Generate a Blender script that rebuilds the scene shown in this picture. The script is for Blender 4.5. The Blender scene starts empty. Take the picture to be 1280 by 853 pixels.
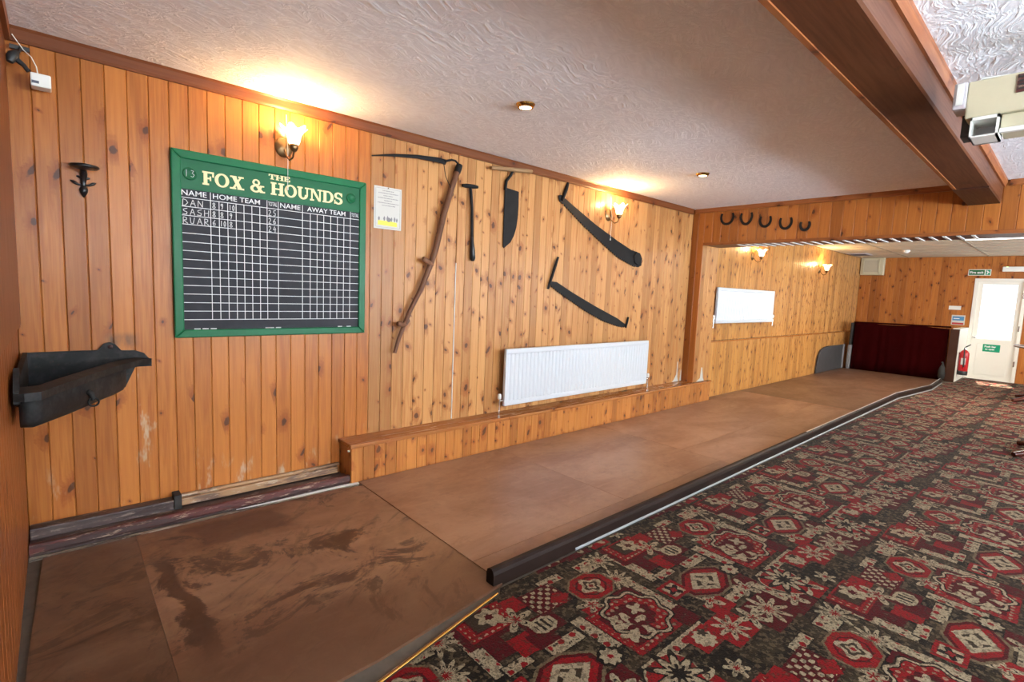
import bpy, math, random
from mathutils import Vector, Matrix

random.seed(7)
scene = bpy.context.scene
col = scene.collection
R = math.radians

# ------------------------------------------------------------------ camera
def make_camera():
    yaw, pitch, roll = R(41.9653), R(-5.76426), R(2.3858)
    cy, sy, cp, sp = math.cos(yaw), math.sin(yaw), math.cos(pitch), math.sin(pitch)
    f = Vector((sy*cp, cy*cp, sp)); r = Vector((cy, -sy, 0)); u = r.cross(f)
    c, s = math.cos(roll), math.sin(roll)
    r2 = c*r + s*u; u2 = -s*r + c*u
    cd = bpy.data.cameras.new('camera'); cd.sensor_width = 36; cd.sensor_fit = 'HORIZONTAL'
    cd.lens = 633.1637/1280*36; cd.clip_start = .05; cd.clip_end = 200
    o = bpy.data.objects.new('camera', cd); col.objects.link(o)
    m = Matrix((r2, u2, -f)).transposed().to_4x4(); m.translation = Vector((0, -3.2882, 1.32889))
    o.matrix_world = m
    scene.camera = o
make_camera()

# ------------------------------------------------------------------ light
scene.view_settings.view_transform = 'Standard'
scene.view_settings.look = 'None'
scene.view_settings.gamma = 1
scene.view_settings.use_curve_mapping = False
scene.view_settings.exposure = 0.05

world = bpy.data.worlds.new('sky'); scene.world = world; world.use_nodes = True
wb = world.node_tree.nodes['Background']
wb.inputs[0].default_value = (.86, .93, 1, 1); wb.inputs[1].default_value = 2.2

def lamp(name, kind, loc, energy, color, rot=None, **kw):
    d = bpy.data.lights.new(name, kind); d.energy = energy; d.color = color
    for k, v in kw.items(): setattr(d, k, v)
    o = bpy.data.objects.new(name, d); col.objects.link(o); o.location = loc
    if rot is not None: o.rotation_euler = rot
    return o
# sun outside the glazed far door
sun = lamp('sun', 'SUN', (20, -3, 9), 45.0, (1, .95, .86), angle=R(.6))
sun.rotation_euler = Vector((-.5, -.10, -.86)).to_track_quat('-Z', 'Y').to_euler()
# daylight through the windows of the front wall (behind and right of the camera): light
# thrown up off the sunlit ground outside, so it leaves the openings heading upwards; sky light is the world's
WINDOWS = [(2.6, 5.6), (7.2, 8.8), (10.0, 11.6)]
WIN_Z = (.35, 2.1)
WIN_W = [1800, 480, 800]
LAMP_W, SPOT_W = 20, 60          # wall lamps and downlights
for (a, b), e in zip(WINDOWS, WIN_W):
    lamp('window_daylight', 'AREA', ((a+b)/2, -8.57, sum(WIN_Z)/2), e, (.75, .88, 1), (R(168), 0, 0),
         shape='RECTANGLE', size=b-a-.1, size_y=WIN_Z[1]-WIN_Z[0]-.1)

# added fill: invented window behind the camera, softens the beam's shadow on the ceiling
FILL_WIN = (-8.4, -5.9)
lamp('window_daylight', 'AREA', (-.12, sum(FILL_WIN)/2, sum(WIN_Z)/2), 1350, (.74, .87, 1), (R(174), 0, R(-90)),
     shape='RECTANGLE', size=FILL_WIN[1]-FILL_WIN[0]-.1, size_y=WIN_Z[1]-WIN_Z[0]-.1)

# ------------------------------------------------------------------ node helpers
class N:
    """socket wrapper with arithmetic"""
    def __init__(s, t, k): s.t, s.k = t, k
    def _m(s, op, *a):
        n = s.t.nodes.new('ShaderNodeMath'); n.operation = op
        for i, v in enumerate((s,)+a):
            if isinstance(v, N): s.t.links.new(v.k, n.inputs[i])
            else: n.inputs[i].default_value = v
        return N(s.t, n.outputs[0])
    def __add__(s, o): return s._m('ADD', o)
    __radd__ = __add__
    def __sub__(s, o): return s._m('SUBTRACT', o)
    def __rsub__(s, o): return (s*-1)+o
    def __mul__(s, o): return s._m('MULTIPLY', o)
    __rmul__ = __mul__
    def __truediv__(s, o): return s._m('DIVIDE', o)
    def abs(s): return s._m('ABSOLUTE')
    def sqrt(s): return s._m('SQRT')
    def sin(s): return s._m('SINE')
    def floor(s): return s._m('FLOOR')
    def fract(s): return s._m('FRACT')
    def max(s, o): return s._m('MAXIMUM', o)
    def min(s, o): return s._m('MINIMUM', o)
    def lt(s, o): return s._m('LESS_THAN', o)
    def gt(s, o): return s._m('GREATER_THAN', o)
    def atan2(s, o): return s._m('ARCTAN2', o)
    def mod(s, o): return s._m('FLOORED_MODULO', o)
    def ramp(s, a, b, c=0., d=1.):
        n = s.t.nodes.new('ShaderNodeMapRange'); n.interpolation_type = 'SMOOTHSTEP'
        s.t.links.new(s.k, n.inputs[0])
        for i, v in enumerate((a, b, c, d)): n.inputs[i+1].default_value = v
        return N(s.t, n.outputs[0])

class Mat:
    def __init__(s, name, rough=.5, metal=0, spec=.5):
        s.m = bpy.data.materials.new(name); s.m.use_nodes = True
        s.t = s.m.node_tree; s.b = s.t.nodes['Principled BSDF']
        s.b.inputs['Roughness'].default_value = rough
        s.b.inputs['Metallic'].default_value = metal
        s.b.inputs['Specular IOR Level'].default_value = spec
    def coord(s, kind='Object'):
        n = s.t.nodes.new('ShaderNodeTexCoord'); v = n.outputs[kind]
        x = s.t.nodes.new('ShaderNodeSeparateXYZ'); s.t.links.new(v, x.inputs[0])
        return [N(s.t, o) for o in x.outputs]
    def pos(s):
        n = s.t.nodes.new('ShaderNodeNewGeometry')
        x = s.t.nodes.new('ShaderNodeSeparateXYZ'); s.t.links.new(n.outputs['Position'], x.inputs[0])
        return [N(s.t, o) for o in x.outputs]
    def vec(s, x, y, z=0.):
        n = s.t.nodes.new('ShaderNodeCombineXYZ')
        for i, v in enumerate((x, y, z)):
            if isinstance(v, N): s.t.links.new(v.k, n.inputs[i])
            else: n.inputs[i].default_value = v
        return n.outputs[0]
    def rand(s):
        return N(s.t, s.t.nodes.new('ShaderNodeObjectInfo').outputs['Random'])
    def objcolor(s):
        return s.t.nodes.new('ShaderNodeObjectInfo').outputs['Color']
    def noise(s, v, scale=5, detail=3, rough=.55, dist=0):
        n = s.t.nodes.new('ShaderNodeTexNoise'); s.t.links.new(v, n.inputs['Vector'])
        n.inputs['Scale'].default_value = scale; n.inputs['Detail'].default_value = detail
        n.inputs['Roughness'].default_value = rough; n.inputs['Distortion'].default_value = dist
        return N(s.t, n.outputs['Fac'])
    def white(s, v):
        n = s.t.nodes.new('ShaderNodeTexWhiteNoise'); n.noise_dimensions = '1D'
        s.t.links.new(v.k, n.inputs['W']); return N(s.t, n.outputs['Value'])
    def voro(s, v, scale=1, dim='2D'):
        n = s.t.nodes.new('ShaderNodeTexVoronoi'); n.voronoi_dimensions = dim
        s.t.links.new(v, n.inputs['Vector']); n.inputs['Scale'].default_value = scale
        return n
    def mix(s, a, b, f, mode='MIX'):
        n = s.t.nodes.new('ShaderNodeMix'); n.data_type = 'RGBA'; n.blend_type = mode
        n.inputs['Factor'].default_value = 1
        if isinstance(f, N): s.t.links.new(f.k, n.inputs['Factor'])
        else: n.inputs['Factor'].default_value = f
        for i, v in ((6, a), (7, b)):
            if isinstance(v, tuple): n.inputs[i].default_value = v if len(v) == 4 else v+(1,)
            else: s.t.links.new(v, n.inputs[i])
        return n.outputs[2]
    def color(s, c):
        if isinstance(c, tuple): s.b.inputs['Base Color'].default_value = c+(1,)
        else: s.t.links.new(c, s.b.inputs['Base Color'])
        return s
    def rough(s, v): s.t.links.new(v.k, s.b.inputs['Roughness']); return s
    def bump(s, h, strength=.3, dist=.01):
        n = s.t.nodes.new('ShaderNodeBump'); n.inputs['Strength'].default_value = strength
        n.inputs['Distance'].default_value = dist
        s.t.links.new(h.k, n.inputs['Height']); s.t.links.new(n.outputs[0], s.b.inputs['Normal']); return s
    def emit(s, c, e):
        s.b.inputs['Emission Color'].default_value = c+(1,); s.b.inputs['Emission Strength'].default_value = e; return s

def plain(name, c, rough=.5, metal=0, var=.12, scale=30, bump=0, spec=.5):
    m = Mat(name, rough, metal, spec); x, y, z = m.coord()
    v = m.vec(x, y, z)
    n = m.noise(v, scale, 3)
    dark = tuple(k*(1-var) for k in c); lite = tuple(min(1, k*(1+var)) for k in c)
    m.color(m.mix(dark, lite, n))
    if bump: m.bump(n, bump, .004)
    return m.m

def pine(name, pale, deep, knots=.5, rough=.34, axis='z', per_object=True, cell=(.085, .26), board=.09, wear=False):
    """varnished knotty pine; grain runs along `axis` of the piece"""
    m = Mat(name, rough, spec=.3)
    if per_object:
        x, y, z = m.coord('Object'); r = m.rand()
    else:
        x, y, z = m.pos()
        r = m.white((x/board).floor()+.5)
    if axis == 'z': a, b = x+y, z
    elif axis == 'x': a, b = z+y*.9, x
    else: a, b = x+z, y
    a = a + r*3.17; b = b + r*41.3
    vn = m.voro(m.vec(a/cell[0], b/cell[1]), 1)
    pp = m.t.nodes.new('ShaderNodeSeparateXYZ'); m.t.links.new(vn.outputs['Position'], pp.inputs[0])
    px, py = N(m.t, pp.outputs[0]), N(m.t, pp.outputs[1])
    cc = m.t.nodes.new('ShaderNodeSeparateColor'); m.t.links.new(vn.outputs['Color'], cc.inputs[0])
    c1, c2, c3 = (N(m.t, o) for o in cc.outputs[:3])
    dy0 = b-py*cell[1]; dx = a-px*cell[0]+dy0*(c3-.5)*1.1; dy = dy0*(c3*.6+.4)
    wob = m.noise(m.vec(a*60, b*60), 1, 1)
    d = (dx*dx+dy*dy).sqrt()*(wob*.9+.55)
    size = c1*c1*.014+.0035
    has = c2.lt(knots)
    q = d/size
    core = q.ramp(.75, 1.15, 1, 0)*has
    halo = q.ramp(1, 4.2, 1, 0)*has
    # grain, pushed aside by knots
    ga = a + halo*dx*.55
    g1 = m.noise(m.vec(ga*70, b*2.6, r*9), 1, 3, .6, .6)
    g2 = m.noise(m.vec(ga*16, b*1.1, r*5+3), 1, 2, .5, .4)
    tone = m.noise(m.vec(r*97, r*31, .5), 1, 0)
    c = m.mix(pale, deep, g1.ramp(.3, .75))
    c = m.mix(c, tuple(k*.72 for k in deep), g2.ramp(.52, .8, 0, .6))
    c = m.mix(c, tuple(k*.62 for k in deep), r.ramp(.55, 1, 0, .55))
    c = m.mix(c, tuple(min(1, k*1.1) for k in pale), (1-r).ramp(.6, 1, 0, .5))
    c = m.mix(c, tuple(k*k0 for k, k0 in zip(deep, (.62, .42, .3))), halo*.62)
    c = m.mix(c, (.055, .018, .008), core*.88)
    if wear:
        wx, wy, wz = m.pos()
        nz = m.noise(m.vec(wx*11, wz*3.2, 4), 1, 4, .65)
        c = m.mix(c, (.50, .41, .30), (nz.ramp(.56, .70)*wz.ramp(.12, .42, 1, 0))*.8)
        c = m.mix(c, (.46, .36, .25), nz.ramp(.60, .72)*wz.ramp(.75, .95, 1, 0)*((wx-.32)/.12).abs().ramp(.5, 1, 1, 0)*.85)
        c = m.mix(c, (.07, .045, .03), ((wx-.235)/.10).abs().ramp(.3, 1, 1, 0)*((wz-.985)/.05).abs().ramp(.2, 1, 1, 0)*nz.ramp(.3, .6)*.85)
    m.color(c)
    m.rough(g1*.14+(rough-.06))
    m.bump(g1, .06, .003)
    return m.m

M = {}
M['pine_orange'] = pine('pine_orange', (.43, .150, .030), (.30, .085, .014), .24, wear=True)
M['pine_pale'] = pine('pine_pale', (.49, .245, .088), (.38, .150, .044), .56, cell=(.08, .17))
M['pine_header'] = pine('pine_header', (.38, .128, .026), (.27, .078, .014), .4)
M['pine_bench'] = pine('pine_bench', (.43, .170, .042), (.32, .100, .021), .5, cell=(.08, .13))
M['pine_alcove'] = pine('pine_alcove', (.50, .245, .070), (.39, .155, .036), .62, per_object=False, cell=(.075, .17))
M['pine_far'] = pine('pine_far', (.44, .155, .034), (.31, .09, .016), .6)
M['pine_ledge'] = pine('pine_ledge', (.38, .150, .045), (.27, .088, .022), .1, axis='x', rough=.25)
M['trim_brown'] = pine('trim_brown', (.26, .085, .026), (.17, .045, .013), .3, axis='x', rough=.4, cell=(.05, .3))
M['trim_brown_y'] = pine('trim_brown_y', (.30, .10, .028), (.19, .052, .014), .3, axis='y', rough=.4, cell=(.05, .3))
M['beam'] = pine('beam', (.105, .034, .013), (.068, .019, .007), .25, axis='x', rough=.42, cell=(.12, .5))
M['beam_end'] = pine('beam_end', (.05, .015, .006), (.035, .010, .004), .2, axis='x', rough=.45)  # darker beam wood: painted shade under the beam's end, also the pit's dark post
M['left_wood'] = pine('left_wood', (.27, .082, .02), (.19, .05, .012), .35)
def worn_paint(name, base, chip, edge):
    m = Mat(name, .5); x, y, z = m.pos()
    a = m.noise(m.vec(x*3, y*20, z*26), 1, 5, .7, .5); b = m.noise(m.vec(x*9, y*30, z*60), 1, 4, .7)
    c = m.mix(base, chip, a.ramp(.46, .56, 0, .9)); c = m.mix(c, edge, b.ramp(.56, .64, 0, .8))
    m.color(c); m.rough(b*.4+.3); m.bump(a+b*.5, .5, .006); return m.m
M['worn_purple'] = worn_paint('worn_dark_paint', (.038, .020, .017), (.075, .048, .042), (.24, .18, .14))
M['nosing_red'] = worn_paint('worn_oxblood_paint', (.085, .018, .014), (.035, .016, .014), (.34, .24, .17))
M['worn_pale'] = worn_paint('worn_bare_timber', (.34, .19, .09), (.13, .07, .045), (.50, .40, .30))
M['grime'] = worn_paint('grime', (.34, .29, .22), (.06, .045, .035), (.62, .58, .52))
M['soot'] = plain('soot', (.02, .017, .015), .8, var=.5)

def artex():
    m = Mat('artex', .75); x, y, z = m.pos()
    w = m.noise(m.vec(x, y, 0), 3.2, 2)
    a = m.noise(m.vec(x*16+w*7, y*46+w*12, 0), 1, 4, .62, .7)
    b = m.noise(m.vec(x*60, y*60, w*5), 1, 3, .6)
    p = m.noise(m.vec(x, y, 2), 1.4, 2)
    c = m.mix((.78, .765, .80), (.88, .87, .90), a.ramp(.3, .7))
    c = m.mix(c, (.66, .63, .65), p.ramp(.55, .8, 0, .35))
    m.color(c); m.bump(a.ramp(.42, .75)*1.0+b*.35, .5, .008)
    return m.m
M['artex'] = artex()

def lane_mat():
    m = Mat('lane_board', .4); x, y, z = m.pos(); r = m.rand()
    oc = m.objcolor()
    n1 = m.noise(m.vec(x*1.3, y*2.4, r*7), 1, 5, .62, .5)
    n2 = m.noise(m.vec(x*5, y*30, r*3), 1, 4, .6)
    n3 = m.noise(m.vec(x*22, y*22, 1), 1, 3, .6)
    n4 = m.noise(m.vec(x*2.6+5, y*2.6, r*4), 1, 7, .72, 1.1)
    n5 = m.noise(m.vec(x*1.1+y*2.2+9, y*6-x*5, r*4), 1, 6, .75, .6)
    n6 = m.noise(m.vec(x*9, y*9, r*4+2), 1, 5, .75, .4)
    sc = m.noise(m.vec(x*3+y*40, y*4-x*6, 7), 1, 2, .5, .3)
    c = m.mix((.33, .185, .115), (.215, .10, .056), n1.ramp(.32, .68))
    c = m.mix(c, (.42, .265, .175), n2.ramp(.5, .85, 0, .45))
    c = m.mix(c, (.48, .34, .24), n3.ramp(.64, .8, 0, .35))
    c = m.mix(c, (.14, .06, .032), n6.ramp(.52, .70, 0, .4))
    # worn stains, heavier on the run-up boards (alpha of object colour)
    oi = m.t.nodes.new('ShaderNodeObjectInfo')
    st = N(m.t, oi.outputs['Alpha'])
    c = m.mix(c, (.05, .018, .011), n4.ramp(.53, .60, 0, .85)*st)
    c = m.mix(c, (.085, .035, .018), n5.ramp(.52, .66, 0, .8)*st)
    c = m.mix(c, (.36, .22, .12), n6.ramp(.50, .38, 0, .35)*st)
    c = m.mix(c, (.50, .38, .28), sc.ramp(.72, .78, 0, .35)*st)
    # dark spill running beside the seam, and a darker reddish band along the carpet side
    wob = n4-.5
    c = m.mix(c, (.045, .014, .010), ((x-.29+wob*.28+y*.045)/.045).abs().ramp(.5, 1.1, 1, 0)*y.ramp(-1.5, -1.3, 0, 1)*y.ramp(-.62, -.5, 1, 0)*st*.85)
    c = m.mix(c, (.10, .036, .016), (y+wob*.5).ramp(-1.15, -1.5, 0, 1)*st*.7)
    c = m.mix(c, (.075, .022, .014), (((x-.68)/.26).abs().max(((y+.42)/.16).abs())+wob*1.6).ramp(.6, 1.0, 1, 0)*st*.75)
    c = m.mix(c, oc, 1., 'MULTIPLY')
    m.color(c); m.rough(n1*.22+n3*.15+.2); m.bump(n2, .05, .003)
    return m.m
M['lane'] = lane_mat()

def carpet_mat():
    m = Mat('patterned_carpet', .95, spec=.03); m.b.inputs['Sheen Weight'].default_value = .05; m.b.inputs['Sheen Roughness'].default_value = .4; m.b.inputs['Sheen Tint'].default_value = (1, .9, .85, 1); x, y, z = m.pos()
    j = .017
    jx = m.noise(m.vec(x, y, 0), 75, 3, .7)-.5; jy = m.noise(m.vec(x, y, 5), 75, 3, .7)-.5
    dx = x+jx*j-1.71; dy = y+jy*j+2.21
    V = dy/.9+.5; row = V.floor(); v = V-row
    u = ((dx-row*.475)/.95+.5).fract()
    fine = m.noise(m.vec(x, y, 3), 130, 2, .7)
    mid = m.noise(m.vec(x, y, 8), 42, 3, .6)
    big = m.noise(m.vec(x, y, 11), 9, 3, .6)
    DARK, OLIVE, RED, WINE = (.007, .0045, .003), (.022, .014, .0075), (.125, .0028, .0042), (.042, .0016, .0028)
    BEIGE, TAN = (.20, .155, .095), (.085, .060, .031)
    def U(c): return ((u-c+.5).fract()-.5)
    def rect(cx, cy, hw, hh): return (U(cx).abs()/hw).max((v-cy).abs()/hh)
    def octo(cx, cy, hw, hh, k=.7):
        a = U(cx).abs()/hw; b = (v-cy).abs()/hh
        return (a.max(b)).max((a+b)*k)
    def dia(cx, cy, hw, hh): return U(cx).abs()/hw+(v-cy).abs()/hh
    def flower(cx, cy, r, n, k, ph=0.):
        a = U(cx); b = v-cy
        return (a*a+b*b).sqrt()/(((b.atan2(a)*n+ph).sin()*k+1)*r)
    def put(c, d, colr, lim=1.0): return m.mix(c, colr, d.lt(lim))
    def ringd(c, d, colr, lo, hi): return m.mix(c, colr, d.gt(lo)*d.lt(hi))
    bead = ((u*2*math.pi*30).sin()+(v*2*math.pi*30).sin()).gt(.75)
    dots = ((u*2*math.pi*15).sin()+(v*2*math.pi*15).sin()).gt(1.1)
    cross = ((u*2*math.pi*20).sin()*(v*2*math.pi*20).sin()).gt(.15)
    stripe = (u*2*math.pi*34).sin().gt(.1)
    c = m.mix(DARK, OLIVE, big.ramp(.4, .6))
    c = m.mix(c, TAN, mid.ramp(.52, .57, 0, .85))
    # beige ribbons with red dots, olive patches
    for cx, cy, hw, hh in ((.30, .56, .035, .13), (.50, .29, .24, .028), (.72, .55, .03, .2), (.85, .78, .035, .17), (.16, .60, .10, .035), (.02, .30, .14, .03), (.20, .16, .03, .14), (.66, .93, .07, .05), (.93, .63, .07, .028), (.42, .96, .08, .03)):
        d = rect(cx, cy, hw, hh); c = m.mix(c, BEIGE, d.lt(1)*mid.ramp(.36, .46)); c = m.mix(c, RED, d.lt(.8)*dots)
        c = ringd(c, d, DARK, .9, 1.05)
    # plain red and wine blocks
    for cx, cy, hw, hh, cl in ((.05, .14, .13, .10, WINE), (.79, .20, .10, .09, RED), (.03, .70, .055, .06, RED), (.11, .68, .06, .05, WINE), (.30, .87, .10, .085, WINE), (.17, .74, .09, .06, WINE), (.97, .90, .14, .10, WINE), (.63, .24, .075, .06, RED), (.22, .07, .09, .05, WINE), (.40, .08, .07, .06, RED), (.58, .10, .07, .07, DARK), (.63, .64, .055, .05, WINE), (.90, .31, .07, .05, RED), (.42, .66, .05, .04, RED), (.13, .93, .07, .05, RED), (.93, .75, .045, .06, WINE), (.18, .33, .06, .05, WINE), (.70, .38, .05, .06, WINE)):
        c = put(c, rect(cx, cy, hw, hh), cl)
    # checker of little crosses
    d = rect(.30, .87, .09, .075); c = m.mix(c, BEIGE, d.lt(1)*cross); c = put(c, dia(.36, .83, .06, .05), RED)
    # U-shaped beaded bands with a flower between
    d = rect(.99, .93, .125, .10); c = ringd(c, d, RED, .62, 1.); c = m.mix(c, BEIGE, d.gt(.70)*d.lt(.9)*bead); c = put(c, d, OLIVE, .55)
    f = flower(1.02, .93, .055, 6., .2); c = put(c, f, BEIGE); c = put(c, f, WINE, .35)
    # leaf sprays on wine and olive
    for cx, cy, r_, n, k, ph in ((.76, .93, .06, 9., .5, .3), (.69, .76, .062, 11., .45, 1.), (.05, .15, .07, 9., .5, 0.), (.79, .20, .058, 8., .5, 2.), (.93, .17, .05, 5., .6, .5), (.40, .12, .06, 5., .6, 1.), (.24, .10, .045, 4., .5, .4), (.14, .30, .05, 5., .55, 2.), (.10, .84, .055, 5., .6, 1.3), (.44, .70, .05, 5., .6, .2), (.90, .36, .045, 4., .55, 0.), (.57, .07, .04, 6., .4, 0.)):
        f = flower(cx, cy, r_, n, k, ph); c = put(c, f, BEIGE); c = ringd(c, f, DARK, .52, .62); c = put(c, f, RED, .3)
    # framed medallion: beaded square, scalloped outline, curled heart
    d = rect(.49, .50, .155, .155); c = put(c, d, WINE); c = ringd(c, d, RED, .72, .98); c = m.mix(c, BEIGE, d.gt(.78)*d.lt(.92)*bead*.7)
    f = flower(.545, .525, .150, 8., .085, .6); c = ringd(c, f, DARK, .88, 1.08); c = ringd(c, f, BEIGE, .93, 1.02); c = m.mix(c, RED, f.lt(.88)*U(.53).gt(0)); c = put(c, f, WINE, .55)
    c = m.mix(c, BEIGE, f.lt(.84)*f.gt(.60)*bead*.6)
    f = flower(.47, .485, .062, 5., .5, 1.); c = put(c, f, BEIGE); f = flower(.48, .475, .036, 4., .5, 2.2); c = put(c, f, WINE); c = put(c, flower(.40, .45, .03, 3., .5, .5), BEIGE)
    c = put(c, flower(.57, .55, .032, 4., .4), BEIGE); c = put(c, flower(.43, .56, .026, 4., .4), BEIGE)
    # hexagon with pale diamond, small framed square, little flower
    d = octo(.035, .46, .16, .105, .62); d2 = dia(.035, .46, .21, .14); d = d.max(d2); c = put(c, d, TAN, 1.12); c = put(c, d, RED); c = ringd(c, d, WINE, .86, 1.); d3 = dia(.035, .46, .12, .085); c = put(c, d3, BEIGE); c = put(c, d3, OLIVE, .6); c = put(c, flower(.035, .46, .035, 4., .3), BEIGE)
    d = rect(.84, .52, .065, .06); c = put(c, d, RED); c = put(c, d, BEIGE, .68); c = put(c, flower(.84, .52, .034, 4., .4), DARK); c = put(c, flower(.84, .52, .016, 4., .2), RED)
    d = octo(.24, .43, .06, .05); c = put(c, d, DARK); f = flower(.24, .43, .042, 8., .14); c = put(c, f, BEIGE); c = put(c, f, RED, .3)
    # red octagon with pale flower
    d = octo(.55, .80, .115, .095); c = put(c, d, TAN, 1.1); c = put(c, d, RED); c = ringd(c, d, WINE, .62, .72); f = flower(.55, .80, .058, 4., .22, .8); c = put(c, f, BEIGE); c = ringd(c, f, OLIVE, .4, .65); c = put(c, f, RED, .2)
    # striped oval, pale blob, crescent with a dark spray
    d = octo(.17, .74, .062, .048, .68); c = put(c, d, BEIGE); c = m.mix(c, DARK, d.lt(.72)*stripe)
    f = flower(.63, .24, .05, 9., .1); c = put(c, f, BEIGE); c = put(c, flower(.655, .265, .02, 5., .3), OLIVE)
    f = flower(.35, .20, .11, 3., .08); c = put(c, f, BEIGE, 1.06); c = put(c, f, RED); f = flower(.37, .20, .085, 9., .35); c = put(c, f, DARK, 1.15); c = put(c, f, BEIGE, .85); c = put(c, f, DARK, .45)
    # tuft speckle
    c = m.mix(c, OLIVE, mid.ramp(.52, .58, 0, .5))
    c = m.mix(c, DARK, fine.ramp(.50, .68, 0, .6))
    c = m.mix(c, TAN, mid.ramp(.64, .72, 0, .5))
    m.color(c); m.bump(fine, .5, .006)
    return m.m
M['carpet'] = carpet_mat()

def curtain_mat():
    m = Mat('maroon_cloth', .95, spec=.03); x, y, z = m.pos()
    n = m.noise(m.vec(x*3, y*6, z*4), 1, 4)
    m.color(m.mix((.014, .0006, .0008), (.028, .0008, .0011), n)); m.bump(m.noise(m.vec(x, y, z), 250, 2), .3, .003)
    return m.m
M['maroon'] = curtain_mat()
def iron_mat():
    m = Mat('cast_iron', .6, 0, .2); x, y, z = m.coord()
    n = m.noise(m.vec(x, y, z), 16, 5, .65); n2 = m.noise(m.vec(x, y, z), 60, 3)
    c = m.mix((.011, .011, .011), (.034, .032, .031), n.ramp(.4, .75))
    c = m.mix(c, (.085, .03, .018), n2.ramp(.6, .8, 0, .4)); m.color(c); m.bump(n2, .25, .004); return m.m
M['iron'] = iron_mat()
M['black_iron'] = plain('black_gloss_iron', (.009, .009, .010), .3, 0, var=.4, spec=.4)
M['black_steel'] = plain('blackened_steel', (.011, .010, .010), .6, 0, var=.5, scale=12, spec=.18)
M['snath'] = pine('old_dark_ash', (.20, .088, .045), (.12, .046, .022), 0, rough=.55)
M['old_wood'] = pine('weathered_handle', (.46, .28, .14), (.30, .16, .07), 0, axis='x', rough=.6)
M['green'] = plain('green_gloss_paint', (.005, .115, .042), .35, var=.1, spec=.2)
M['green_panel'] = plain('green_sign_paint', (.005, .10, .036), .4, var=.12, spec=.2)
M['slate'] = plain('chalkboard', (.034, .035, .041), .7, var=.4, scale=9, spec=.2)
M['cream'] = plain('cream_lettering', (.85, .68, .36), .5, var=.04)
M['white_line'] = plain('white_line', (.82, .82, .82), .6, var=.04)
M['chalk'] = plain('chalk', (.62, .62, .62), .9, var=.25, scale=120)
M['rad_white'] = plain('radiator_enamel', (.62, .65, .69), .3, var=.02)
M['white_plastic'] = plain('white_plastic', (.78, .77, .72), .4, var=.04)
M['cream_plastic'] = plain('cream_plastic', (.54, .49, .34), .45, var=.05)
M['lilac_plastic'] = plain('grey_white_plastic', (.52, .49, .52), .45, var=.04)
M['paper'] = plain('paper', (.56, .55, .51), .7, var=.03)
M['print_grey'] = plain('print_grey', (.20, .19, .20), .8, var=.05)
M['print_ink'] = plain('print_ink', (.10, .10, .10), .8, var=.05)
M['print_yellow'] = plain('print_yellow', (.80, .68, .10), .7, var=.05)
M['chrome'] = plain('chrome', (.75, .75, .75), .2, 1, var=.05)
M['brass'] = plain('brass', (.62, .36, .10), .25, 1, var=.1)
M['antique_brass'] = plain('antique_brass', (.20, .12, .055), .35, .8, var=.2)
M['alu'] = plain('aluminium_strip', (.72, .72, .74), .35, .6, var=.1)
M['dull_alu'] = plain('dull_aluminium', (.34, .34, .35), .5, .3, var=.3, scale=6)
M['kerb'] = plain('black_kerb_paint', (.014, .007, .005), .5, var=.5, scale=8, spec=.15)
M['tile'] = plain('ceiling_tile', (.74, .68, .54), .8, var=.05, scale=60)
M['tbar'] = plain('ceiling_grid', (.45, .40, .30), .6, var=.05)
M['dark_hatch'] = plain('dark_grille', (.10, .10, .13), .6, var=.2)
M['soffit_red'] = plain('soffit_red_brown', (.10, .022, .014), .4, var=.2)
M['door_white'] = plain('door_white', (.80, .76, .68), .35, var=.02)
M['wall_plaster'] = plain('plaster', (.62, .55, .45), .8, var=.05)
M['sign_green'] = plain('sign_green', (.0, .27, .13), .4, var=.04)
M['sign_dark_green'] = plain('sign_dark_green', (.01, .12, .035), .4, var=.04)
M['sign_blue'] = plain('sign_blue', (.06, .22, .42), .4, var=.04)
M['sign_red'] = plain('sign_red', (.45, .02, .03), .4, var=.05)
M['ext_red'] = plain('extinguisher_red', (.42, .012, .015), .3, var=.05)
M['black_rubber'] = plain('black_rubber', (.02, .02, .02), .5, var=.2)
M['pad_grey'] = plain('grey_pad', (.045, .042, .044), .6, var=.35, scale=7)
M['pad_light'] = plain('light_grey_pad', (.20, .19, .20), .7, var=.25, scale=9)
M['partition_white'] = plain('white_board', (.80, .76, .68), .6, var=.03)
M['table_wood'] = pine('table_mahogany', (.075, .018, .012), (.04, .009, .006), 0, rough=.2)
M['concrete'] = plain('concrete', (.085, .065, .045), .9, var=.4, scale=18, bump=.3)

def glass_mat():
    m = Mat('window_glass'); t = m.t
    tr = t.nodes.new('ShaderNodeBsdfTransparent'); tr.inputs[0].default_value = (.96, .98, .97, 1)
    gl = t.nodes.new('ShaderNodeBsdfGlossy'); gl.inputs['Roughness'].default_value = .03
    mx = t.nodes.new('ShaderNodeMixShader'); mx.inputs[0].default_value = .06
    t.links.new(tr.outputs[0], mx.inputs[1]); t.links.new(gl.outputs[0], mx.inputs[2])
    t.links.new(mx.outputs[0], t.nodes['Material Output'].inputs[0]); return m.m
M['glass'] = glass_mat()
def emit_mat(name, c, e, base=(.9, .85, .75)):
    m = Mat(name, .4); m.color(base); m.emit(c, e); return m.m
M['shade'] = emit_mat('lit_glass_shade', (1, .72, .36), 5.5)
M['bulb_spot'] = emit_mat('lit_downlight', (1, .80, .45), 9)
M['panel_light'] = emit_mat('lit_ceiling_panel', (1, .97, .90), 5)
M['green_led'] = emit_mat('green_led', (.3, 1, .2), 1.2)

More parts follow.
